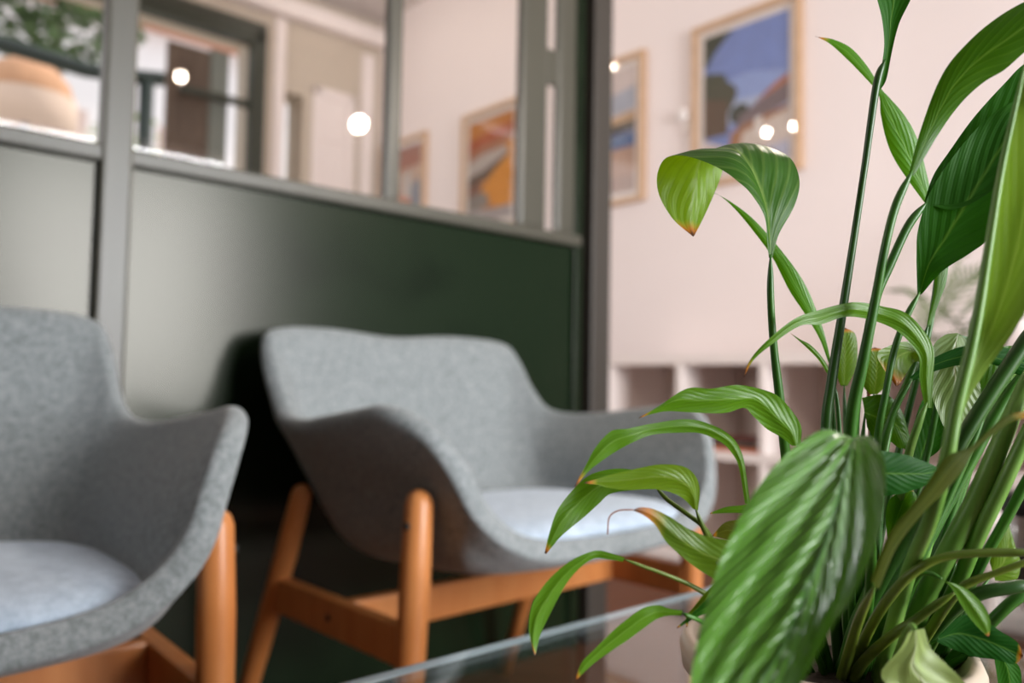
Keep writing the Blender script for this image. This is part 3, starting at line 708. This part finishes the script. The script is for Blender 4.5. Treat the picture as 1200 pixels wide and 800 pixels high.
# --- narrow leaf behind it
lf = blade([(971, 425, 974, 425, .60), (960, 396, 967, 394, .60), (942, 366, 957, 364, .60), (925, 340, 947, 340, .60), (907, 305, 932, 315, .60), (890, 280, 908, 284, .60), (866, 250, 880, 254, .60), (846, 231, 851, 233, .60), (830, 223, 833, 225, .60), (818, 219, 819, 220, .60)], 'bright', .08, wave=.02)
stalk([(972, 420, .60, 2.2), (974, 460, .60, 2.8), (978, 520, .60, 3.5), (985, 640, .59, 4), (990, 795, .58, 4.5)], 'g', lf)
# --- tall stalk with a blade leaving the frame at the top
lf = blade([(1030, 105, 1032, 105, .55), (1031, 90, 1039, 92, .55), (1036, 55, 1046, 57, .55), (1034, 25, 1054, 27, .55), (1028, 0, 1067, 0, .55), (1016, -40, 1082, -36, .552), (1014, -95, 1090, -90, .56), (1030, -150, 1085, -150, .57), (1058, -205, 1062, -205, .59)], 'dark', -.16, flip=True)
stalk([(1037, 70, .55, 4.5), (1027, 100, .55, 4.5), (1014, 190, .55, 4), (1002, 270, .55, 4.2), (988, 360, .55, 5), (974, 450, .55, 6), (968, 510, .55, 6.5), (972, 640, .555, 7), (985, 795, .56, 7)], 'd', lf)
# --- narrow leaf crossing behind the tall stalk
lf = blade([(1090, 246, 1094, 244, .60), (1072, 222, 1088, 212, .60), (1050, 190, 1075, 163, .60), (1039, 165, 1060, 135, .60), (1032, 134, 1041, 113, .60), (1029, 110, 1033, 104, .60), (1008, 85, 1016, 77, .60), (988, 65, 997, 56, .60), (972, 51, 976, 46, .60), (955, 42, 956, 43, .60)], 'bright', .07)
stalk([(1092, 243, .60, 2.5), (1100, 290, .60, 3), (1090, 380, .60, 3.5), (1060, 500, .60, 4), (1030, 640, .59, 4.5), (1015, 795, .58, 5)], 'g', lf)
# --- big leaf towards the upper right corner
lf = blade([(1065, 204, 1071, 206, .50), (1080, 148, 1100, 157, .50), (1105, 86, 1126, 121, .495), (1137, 47, 1152, 97, .49), (1174, 17, 1178, 81, .485), (1210, -2, 1205, 58, .48), (1245, -8, 1235, 42, .475), (1285, 10, 1284, 12, .47)], 'mid', .10, wave=.015)
stalk([(1069, 200, .50, 5), (1050, 240, .50, 5), (1037, 290, .50, 5), (1026, 350, .505, 5.5), (1012, 420, .51, 6.5), (997, 500, .52, 7.5), (992, 640, .54, 8), (1000, 795, .56, 8)], 'g', lf)
# --- dark leaf whose stalk joins at its edge
lf = blade([(1083, 236, 1088, 240, .54), (1094, 205, 1120, 245, .54, -.01), (1112, 178, 1160, 225, .54, -.015), (1140, 139, 1195, 190, .54, -.015), (1175, 100, 1222, 150, .54, -.01), (1205, 72, 1240, 110, .54), (1250, 60, 1254, 64, .54)], 'dark', -.08, flip=True)
stalk([(1086, 237, .54, 5), (1064, 265, .54, 5), (1043, 310, .54, 5.2), (1026, 350, .54, 5.5), (1014, 410, .54, 6), (1000, 490, .545, 7), (1000, 640, .55, 8), (1008, 795, .56, 8)], 'g', lf)
# --- leaf in front of it with a pale midrib
lf = blade([(1075, 345, 1080, 345, .53), (1074, 300, 1104, 318, .53, -.008), (1076, 268, 1136, 297, .53, -.012), (1090, 225, 1160, 278, .53, -.014), (1116, 185, 1182, 240, .53, -.012), (1150, 145, 1200, 195, .53, -.01), (1185, 120, 1214, 150, .53), (1228, 105, 1230, 107, .53)], 'dark', -.10, flip=True, wave=.01)
stalk([(1078, 342, .53, 3.8), (1062, 372, .53, 3.8), (1048, 410, .53, 4), (1038, 460, .53, 4), (1028, 520, .535, 4.5), (1022, 640, .55, 5), (1020, 795, .56, 5)], 'g', lf)
# --- large pale leaf at the right edge, folded along its midrib
lf = blade([(1106, 540, 1114, 540, .42), (1118, 480, 1130, 480, .42), (1134, 418, 1152, 440, .42), (1146, 360, 1190, 385, .42, -.01), (1158, 285, 1222, 318, .42, -.015), (1172, 205, 1240, 235, .42, -.015), (1186, 140, 1246, 150, .42, -.01), (1200, 75, 1240, 80, .42), (1222, 10, 1225, 10, .42)], 'pale', .05, wave=.01)
stalk([(1205, 60, .419, 2), (1186, 142, .419, 3), (1172, 207, .419, 4), (1159, 287, .419, 5), (1147, 362, .419, 6), (1135, 420, .419, 7), (1120, 480, .419, 8), (1108, 545, .42, 8.5), (1090, 610, .44, 9), (1062, 680, .48, 9), (1030, 795, .53, 9)], 'p', lf)
# --- long arched leaf
lf = blade([(1092, 478, 1084, 478, .52), (1094, 440, 1078, 446, .52), (1095, 412, 1077, 420, .52), (1085, 390, 1066, 402, .52), (1062, 367, 1050, 387, .52), (1035, 359, 1025, 376, .52), (1000, 354, 992, 371, .515), (957, 364, 962, 380, .51), (930, 374, 937, 382, .505), (900, 398, 904, 404, .50), (880, 420, 883, 422, .50), (871, 441, 872, 442, .50)], 'mid', .12, wave=.03)
stalk([(1087, 470, .52, 3.5), (1075, 500, .52, 4.5), (1062, 545, .525, 5), (1045, 640, .54, 5), (1030, 795, .56, 5.5)], 'p', lf)
# --- leaves reaching left
lf = blade([(938, 522, 928, 522, .52), (939, 500, 915, 512, .52), (929, 482, 898, 502, .518), (912, 464, 882, 487, .515), (893, 456, 872, 478, .512), (865, 451, 850, 484, .508), (834, 455, 812, 483, .504), (805, 455, 783, 482, .50), (772, 476, 764, 485, .497), (749, 489, 748, 490, .495)], 'mid', .10, wave=.03)
stalk([(934, 520, .52, 3), (940, 560, .525, 4), (950, 650, .54, 4.5), (965, 795, .56, 5)], 'g', lf)
lf = blade([(879, 590, 873, 590, .50), (873, 545, 866, 548, .50), (867, 525, 857, 530, .50), (857, 511, 845, 518, .498), (838, 499, 822, 508, .495), (807, 491, 798, 507, .49), (765, 496, 766, 509, .485), (735, 502, 742, 518, .48), (716, 505, 722, 529, .478), (698, 524, 704, 541, .475), (686, 546, 689, 553, .473), (673, 570, 674, 571, .47)], 'mid', .12, wave=.03)
stalk([(876, 585, .50, 3), (886, 640, .51, 3.5), (915, 720, .535, 4), (955, 795, .56, 4.5)], 'g', lf)
lf = blade([(818, 598, 812, 596, .49), (820, 572, 805, 588, .49), (814, 556, 796, 581, .488), (800, 546, 780, 575, .485), (775, 544, 760, 573, .482), (745, 549, 738, 574, .48), (715, 556, 715, 572, .477), (700, 561, 700, 568, .475), (685, 565, 685, 566, .473)], 'olive', .10, wave=.02)
stalk([(815, 596, .49, 3), (826, 622, .492, 3.2), (850, 670, .51, 3.5), (900, 730, .54, 4), (950, 800, .56, 4.5)], 'o', lf)
lf = blade([(770, 565, 768, 573, .505), (748, 552, 742, 574, .502), (720, 549, 716, 578, .50), (692, 556, 702, 590, .497), (672, 573, 685, 605, .495), (654, 596, 668, 619, .49), (645, 620, 655, 631, .487), (638, 648, 640, 649, .485)], 'mid', .08, wave=.015)
stalk([(768, 570, .505, 2.4), (782, 585, .50, 2.6), (805, 602, .495, 2.8), (828, 622, .495, 3), (855, 670, .515, 3.2), (905, 735, .54, 4), (955, 800, .56, 4)], 'o', lf)
lf = blade([(905, 652, 905, 690, .47), (875, 636, 870, 690, .47), (850, 632, 845, 682, .47), (828, 628, 820, 668, .47), (806, 619, 798, 651, .468), (786, 606, 781, 635, .466), (768, 597, 768, 615, .464), (752, 594, 755, 604, .462), (742, 597, 742, 598, .46)], 'burnt', .12, wave=.015)
stalk([(742, 597, .46, .8), (725, 598, .46, .7), (714, 606, .46, .6), (712, 626, .46, .4)], 'r', lf, 'dry_tip')
stalk([(900, 670, .47, 3), (920, 700, .49, 3.5), (950, 750, .53, 4), (970, 800, .56, 4)], 'g', lf)
lf = blade([(732, 653, 730, 658, .47), (716, 648, 711, 655, .47), (703, 645, 697, 654, .47), (690, 647, 683, 662, .468), (670, 656, 668, 678, .466), (650, 672, 655, 699, .464), (634, 690, 643, 722, .462), (623, 710, 634, 742, .46), (620, 738, 629, 760, .458), (626, 767, 627, 768, .456)], 'mid', .10, wave=.015, label='drooping leaf hanging over the table edge')
stalk([(731, 655, .47, 2.2), (755, 664, .472, 2.2), (785, 675, .475, 2.4), (812, 687, .48, 2.8), (840, 705, .49, 3.5), (890, 745, .53, 4), (945, 800, .56, 4)], 'o', lf)
lf = blade([(800, 715, 799, 721, .46), (785, 713, 785, 721, .46), (771, 709, 770, 725, .46), (754, 712, 754, 736, .458), (735, 725, 737, 749, .456), (714, 743, 717, 762, .454), (697, 760, 700, 774, .452), (682, 776, 686, 786, .45), (674, 796, 675, 797, .449)], 'mid', .10, wave=.015)
stalk([(799, 718, .46, 2.5), (808, 722, .46, 2.6), (827, 731, .47, 3), (880, 765, .52, 3.5), (935, 802, .56, 4)], 'g', lf)
blade([(836, 684, 841, 690, .47), (824, 697, 831, 703, .47), (812, 712, 817, 717, .47), (804, 722, 808, 727, .47), (804, 734, 805, 735, .47)], 'olive', .1)
blade([(850, 680, 868, 715, .465), (838, 691, 850, 712, .465), (822, 708, 828, 718, .465), (808, 721, 811, 726, .465), (793, 735, 794, 736, .465)], 'dark', .1)
blade([(880, 590, 880, 602, .52), (868, 592, 866, 601, .52), (850, 594, 850, 601, .52), (832, 601, 832, 602, .52)], 'mid', .1)
blade([(885, 606, 880, 640, .50), (862, 609, 860, 634, .50), (848, 613, 848, 631, .50), (835, 627, 835, 628, .50)], 'brown', .1)
# --- the big drooping leaf nearest the camera
lf = blade([(998, 512, 1006, 512, .395, 0, 1003, 514), (966, 503, 1020, 511, .385, 0, 1000, 516), (933, 522, 1035, 533, .372, -.006, 994, 540), (901, 554, 1038, 570, .362, -.006, 984, 580), (874, 592, 1033, 615, .354, -.006, 972, 622), (850, 642, 1021, 652, .348, -.006, 957, 662), (835, 684, 1001, 696, .343, -.006, 941, 705), (822, 730, 978, 731, .338, -.006, 924, 745), (809, 800, 940, 800, .332, -.004, 893, 800), (812, 860, 905, 858, .328, 0, 866, 860), (842, 912, 845, 912, .325, 0, 843, 912)], 'streak', fold=-.09, label='largest leaf, drooping nearest the camera')
stalk([(1003, 514, .395, 4), (1010, 520, .41, 4), (1018, 580, .44, 5), (1020, 680, .50, 6), (1005, 800, .56, 6)], 'g', lf)
# --- dark leaf pointing right behind it
lf = blade([(1005, 525, 1005, 585, .47), (1034, 528, 1036, 581, .47), (1062, 533, 1062, 577, .472), (1085, 541, 1085, 568, .475), (1102, 549, 1102, 551, .48)], 'dark', .08, wave=.02)
stalk([(1008, 555, .47, 3), (1000, 620, .50, 4), (998, 720, .54, 4), (1000, 800, .56, 4)], 'g', lf)
# --- brownish twisted leaf across the stalks
lf = blade([(1020, 680, 1030, 690, .40), (1040, 628, 1051, 641, .40), (1064, 597, 1081, 602, .40), (1084, 570, 1101, 582, .40), (1098, 549, 1118, 564, .40), (1112, 533, 1131, 547, .40), (1137, 523, 1141, 529, .40), (1160, 502, 1163, 510, .40), (1180, 487, 1186, 494, .40), (1205, 482, 1206, 490, .40), (1225, 486, 1226, 488, .40)], 'brown', .10)
stalk([(1026, 684, .40, 5), (1005, 730, .48, 6), (985, 800, .55, 7)], 'o', lf)
# --- round leaves seen between the stalks
lf = blade([(985, 452, 993, 452, .62), (977, 430, 1003, 432, .62), (975, 408, 1005, 410, .62), (979, 391, 1002, 391, .62), (990, 384, 991, 384, .62)], 'olive', .06)
stalk([(989, 450, .62, 3), (992, 520, .61, 3), (1000, 650, .59, 3.5), (1003, 800, .57, 4)], 'g', lf)
lf = blade([(1020, 462, 1028, 462, .62), (1010, 450, 1042, 448, .62), (1008, 430, 1047, 430, .62), (1011, 414, 1040, 412, .62), (1024, 407, 1026, 407, .62)], 'olive', .06)
stalk([(1024, 460, .62, 3), (1020, 540, .61, 3), (1015, 660, .59, 3.5), (1012, 800, .57, 4)], 'g', lf)
# --- curled leaf with an orange tip
lf = blade([(1095, 412, 1098, 420, .57), (1078, 404, 1082, 424, .57, .0), (1060, 400, 1073, 424, .568), (1040, 406, 1068, 428, .56), (1028, 414, 1063, 436, .555), (1033, 428, 1058, 444, .553), (1043, 442, 1055, 449, .552), (1050, 453, 1051, 453, .552)], 'burnt', .10)
stalk([(1096, 416, .57, 3), (1100, 460, .575, 3.5), (1080, 560, .58, 4), (1045, 680, .57, 4), (1030, 800, .56, 4)], 'g', lf)
# --- grey green drooping leaf
lf = blade([(1122, 390, 1126, 392, .56), (1106, 393, 1136, 402, .56), (1093, 408, 1144, 428, .558), (1090, 440, 1150, 456, .556), (1094, 470, 1150, 482, .554), (1106, 500, 1144, 508, .553), (1122, 530, 1126, 531, .552)], 'grey', .08, wave=.02)
stalk([(1124, 392, .56, 3), (1150, 410, .57, 3.5), (1158, 470, .58, 4), (1120, 600, .58, 4.5), (1060, 800, .57, 5)], 'g', lf)
lf = blade([(1140, 440, 1146, 500, .575), (1150, 420, 1175, 500, .575), (1165, 408, 1200, 480, .575), (1190, 405, 1215, 450, .575), (1225, 410, 1226, 414, .575)], 'mid', .06)
stalk([(1143, 480, .575, 3.5), (1125, 560, .575, 4), (1080, 690, .57, 4.5), (1050, 800, .56, 5)], 'g', lf)
# --- dark leaf running right across the pale one
lf = blade([(1066, 442, 1070, 446, .54), (1090, 422, 1098, 434, .54), (1112, 411, 1130, 427, .54), (1134, 405, 1160, 426, .54), (1168, 406, 1190, 438, .54), (1200, 412, 1215, 440, .54), (1240, 430, 1241, 432, .54)], 'dark', .12, wave=.02)
stalk([(1069, 444, .54, 3.6), (1052, 472, .54, 3.8), (1038, 510, .54, 4), (1030, 560, .545, 4.5), (1025, 680, .55, 5), (1022, 800, .56, 5)], 'g', lf)
# --- mid leaves behind the stalks
lf = blade([(1010, 466, 1016, 500, .58), (1030, 462, 1026, 515, .58), (1045, 466, 1040, 515, .58), (1058, 484, 1052, 524, .58), (1066, 512, 1060, 526, .58), (1067, 532, 1066, 533, .58)], 'mid', .08)
stalk([(1014, 480, .58, 3), (1008, 560, .58, 3.5), (1010, 680, .57, 4), (1012, 800, .56, 4)], 'g', lf)
lf = blade([(1074, 540, 1080, 541, .585), (1064, 525, 1100, 528, .585), (1070, 500, 1112, 505, .585), (1078, 475, 1108, 488, .585), (1090, 452, 1098, 458, .585), (1094, 440, 1095, 440, .585)], 'dark', -.08, flip=True)
stalk([(1077, 540, .585, 3), (1070, 600, .58, 3.5), (1045, 700, .57, 4), (1030, 800, .56, 4)], 'p', lf)
lf = blade([(1040, 632, 1046, 634, .53), (1038, 606, 1062, 615, .53), (1042, 586, 1074, 592, .53), (1054, 577, 1074, 580, .53), (1066, 572, 1068, 572, .53)], 'bright', .07)
stalk([(1043, 632, .53, 3), (1030, 700, .54, 3.5), (1015, 800, .56, 4)], 'g', lf)
# --- bunch of thick stalks leaning right
for pts, m_ in (
 ([(1215, 380, .52, 9), (1200, 402, .52, 9), (1165, 455, .52, 9), (1130, 510, .52, 9), (1090, 580, .52, 10), (1050, 650, .53, 11), (1010, 730, .545, 12), (985, 800, .56, 12)], 'd'),
 ([(1225, 400, .50, 8), (1195, 465, .50, 9), (1168, 530, .50, 11), (1142, 590, .505, 12), (1112, 645, .515, 12), (1080, 710, .54, 12), (1050, 800, .56, 12)], 'p'),
 ([(1228, 455, .49, 6), (1200, 515, .49, 8), (1172, 575, .495, 9), (1145, 630, .505, 9), (1115, 700, .53, 9), (1065, 800, .56, 9)], 'p'),
 ([(1240, 500, .50, 5), (1205, 560, .50, 6), (1178, 610, .505, 6), (1150, 660, .515, 6), (1115, 730, .54, 6), (1080, 800, .56, 7)], 'g'),
 ([(1210, 420, .56, 6), (1170, 480, .56, 7), (1135, 545, .56, 7), (1105, 600, .56, 7), (1070, 665, .56, 8), (1030, 735, .56, 9), (1000, 800, .56, 9)], 'g'),
 ([(1160, 470, .55, 4), (1130, 540, .55, 5), (1108, 590, .55, 5), (1085, 640, .55, 6), (1055, 720, .555, 7), (1015, 800, .56, 7)], 'g'),
 ([(1145, 520, .57, 4), (1122, 580, .57, 5), (1100, 645, .57, 6), (1078, 710, .565, 7), (1045, 800, .56, 7)], 'g'),
 ([(1075, 640, .50, 8), (1050, 690, .51, 9), (1022, 745, .53, 10), (1000, 800, .55, 10)], 'g'),
 ([(1040, 640, .51, 5), (1020, 690, .52, 7), (1000, 740, .54, 8), (985, 800, .56, 8)], 'g'),
 ([(1100, 600, .55, 4), (1082, 660, .55, 5), (1062, 730, .555, 6), (1040, 800, .56, 6)], 'p'),
 ([(1120, 660, .53, 6), (1100, 710, .54, 7), (1078, 760, .55, 8), (1060, 805, .56, 8)], 'g'),
 ([(1145, 690, .55, 6), (1122, 730, .55, 7), (1100, 770, .555, 7), (1075, 810, .56, 7)], 'd'),
 ([(1215, 648, .44, 5), (1180, 647, .445, 5), (1140, 648, .45, 5), (1104, 653, .455, 5), (1077, 666, .46, 5.5), (1050, 690, .47, 6), (1020, 735, .50, 6), (995, 795, .55, 6)], 'o'),
 ([(1120, 694, .47, 4), (1095, 710, .475, 5), (1072, 727, .48, 5.5), (1045, 745, .49, 6), (1012, 775, .52, 6.5), (995, 805, .55, 7)], 'o'),
 ([(1215, 655, .46, 4), (1198, 660, .46, 4), (1165, 672, .465, 4), (1138, 682, .47, 5), (1122, 694, .475, 5), (1095, 730, .50, 6), (1050, 800, .56, 7)], 'o'),
 ([(1215, 684, .50, 8), (1185, 688, .50, 8), (1150, 695, .505, 8), (1120, 712, .515, 8), (1085, 750, .54, 8), (1050, 800, .56, 8)], 'd'),
 ([(1215, 688, .52, 7), (1190, 702, .52, 7), (1164, 726, .525, 7), (1130, 760, .54, 8), (1085, 805, .56, 8)], 'g'),
 ([(1018, 405, .63, 2.4), (1017, 440, .63, 2.4), (1019, 482, .63, 2.4), (1022, 600, .60, 3), (1020, 800, .57, 3)], 'r'),
): stalk(pts, m_)
# thin curled leaf
lf = blade([(976, 442, 974, 446, .57), (966, 422, 961, 424, .57), (951, 405, 947, 409, .57), (937, 397, 936, 399, .57), (926, 390, 927, 391, .57)], 'mid', .1)
stalk([(975, 444, .57, 2), (982, 480, .57, 2.5), (988, 600, .57, 3), (992, 800, .56, 4)], 'g', lf)
# narrow flaring leaf behind the dark pair
lf = blade([(1086, 380, 1090, 382, .58), (1094, 345, 1102, 350, .58), (1095, 325, 1109, 330, .58), (1096, 300, 1112, 305, .58), (1100, 270, 1114, 272, .58), (1106, 235, 1108, 235, .58)], 'mid', .1)
stalk([(1088, 380, .58, 3.5), (1078, 410, .58, 4), (1062, 450, .575, 4), (1042, 500, .57, 4.5), (1030, 600, .565, 5), (1026, 800, .56, 5)], 'g', lf)
# --- leaves at the lower right
lf = blade([(1064, 741, 1083, 736, .42), (1055, 760, 1091, 758, .42), (1034, 790, 1106, 775, .42), (1050, 815, 1135, 805, .42), (1080, 845, 1160, 840, .425), (1130, 880, 1165, 876, .43), (1165, 905, 1167, 905, .435)], 'cream', .10, wave=.05)
stalk([(1074, 739, .42, 3), (1066, 735, .44, 4), (1050, 770, .50, 4), (1040, 805, .55, 4)], 'p', lf)
lf = blade([(1103, 677, 1105, 680, .46), (1116, 690, 1126, 686, .46), (1124, 705, 1142, 697, .46), (1135, 722, 1154, 711, .46), (1148, 737, 1161, 729, .46), (1158, 746, 1159, 746, .46)], 'mid', .10)
stalk([(1104, 678, .46, 2.6), (1090, 672, .465, 2.8), (1076, 676, .475, 3), (1060, 710, .50, 3.5), (1040, 800, .56, 4)], 'g', lf)
lf = blade([(1100, 745, 1098, 752, .49), (1125, 722, 1120, 762, .49), (1150, 725, 1145, 770, .488), (1172, 739, 1168, 773, .486), (1192, 752, 1188, 778, .485), (1199, 768, 1198, 770, .484)], 'dark', -.06, wave=.02)
stalk([(1100, 748, .49, 4), (1085, 765, .51, 4.5), (1060, 800, .55, 5)], 'g', lf)
lf = blade([(1160, 660, 1166, 680, .60), (1160, 640, 1190, 680, .60), (1166, 624, 1196, 660, .60), (1174, 612, 1190, 640, .60), (1178, 604, 1180, 606, .60)], 'olive', .06)
stalk([(1163, 672, .60, 3), (1130, 720, .59, 3.5), (1085, 800, .57, 4)], 'g', lf)
lf = blade([(1165, 770, 1185, 770, .52), (1168, 790, 1196, 785, .52), (1172, 815, 1196, 812, .52), (1182, 840, 1184, 840, .52)], 'dark', .08)
stalk([(1175, 770, .52, 2.5), (1160, 760, .525, 3), (1120, 775, .54, 4), (1080, 808, .56, 4)], 'g', lf)

# ------------------------------------------------------------------ jar behind the plant and palm on the bookshelf
jl = P(.985, .285, TBZ + .001)
q = on_plane(1206, 640, Vector((0, 1, 0)), .92); jl = Vector((q.x, q.y, TBZ + .001))
jar = empty('glass_jar', jl); tag(jar, 'clear glass jar with a black clamp lid at the right edge behind the plant', 'jar')
bm = bmesh.new(); lathe(bm, [(0, .001), (.028, 0), (.031, .004), (.032, .075), (.026, .088), (.024, .092), (.0225, .092), (.0245, .086), (.030, .073), (.029, .006), (0, .005)], 32); from_bm('jar_body', bm, glass('jar_glass', .02, (.92, .94, .94)), jar, True)
bm = bmesh.new(); lathe(bm, [(0, .0925), (.026, .0925), (.028, .096), (.028, .112), (.024, .117), (0, .118)], 32); from_bm('lid', bm, M_black, jar, True)
bm = bmesh.new(); lathe(bm, [(0, .006), (.0285, .007), (.029, .05), (0, .052)], 32); from_bm('contents', bm, mat('dark_coffee_beans', (.03, .018, .012), .6, noise_amt=.6, noise_scale=150, bump=1, bump_scale=150), jar, True)

pq = P(BS + .2, .80, .7725); palm = empty('potted_palm', pq); tag(palm, 'feathery palm in a pale pot standing on the white bookshelf, far behind the leaves', 'plant')
bm = bmesh.new(); lathe(bm, [(0, 0), (.055, 0), (.07, .11), (.073, .125), (.066, .125), (.06, .1), (0, .1)], 32); from_bm('pot', bm, M_white, palm, True)
M_palm = mat('palm_green', (.11, .17, .05), .5, noise_amt=.3, noise_scale=8)
rnd = random.Random(4)
def frond(pts, n_l, ll):
    c = [Vector(v) for v in crom(pts, 6)]; bm = bmesh.new(); tube(bm, c, .003, 6)
    for i in range(4, len(c)):
        d = (c[i] - c[i - 1]).normalized(); k = i / len(c)
        for sgn in (-1, 1):
            sd = (d.cross(Vector((0, 0, 1))).normalized() * sgn * .75 + d * .6 + Vector((0, 0, .12))).normalized(); L_ = ll * math.sin(math.pi * (.15 + .8 * k))
            wv = d * .006
            a = c[i]; e = a + sd * L_ + Vector((0, 0, -.25 * L_))
            m_ = a + sd * L_ * .5
            bm.faces.new([bm.verts.new(v) for v in (a - wv * .4, m_ - wv, e, m_ + wv, a + wv * .4)])
    return from_bm('frond', bm, M_palm, palm)
def loc_(px, py, s_): return on_plane(px, py, T, s_) - pq
b0 = Vector((0, 0, .09))
frond([b0, loc_(1085, 395, BS + .19), loc_(1112, 350, BS + .17), loc_(1140, 322, BS + .15), loc_(1185, 300, BS + .13)], 12, .14)
frond([b0, loc_(1100, 400, BS + .2), loc_(1085, 365, BS + .2), loc_(1070, 345, BS + .2), loc_(1040, 340, BS + .2)], 12, .10)
frond([b0, loc_(1120, 380, BS + .22), loc_(1160, 340, BS + .24), loc_(1210, 330, BS + .24)], 12, .14)
frond([b0, loc_(1105, 370, BS + .25), loc_(1125, 300, BS + .27), loc_(1150, 240, BS + .27)], 12, .13)
frond([b0, loc_(1130, 390, BS + .12), loc_(1190, 370, BS + .08), loc_(1250, 390, BS + .06)], 12, .13)
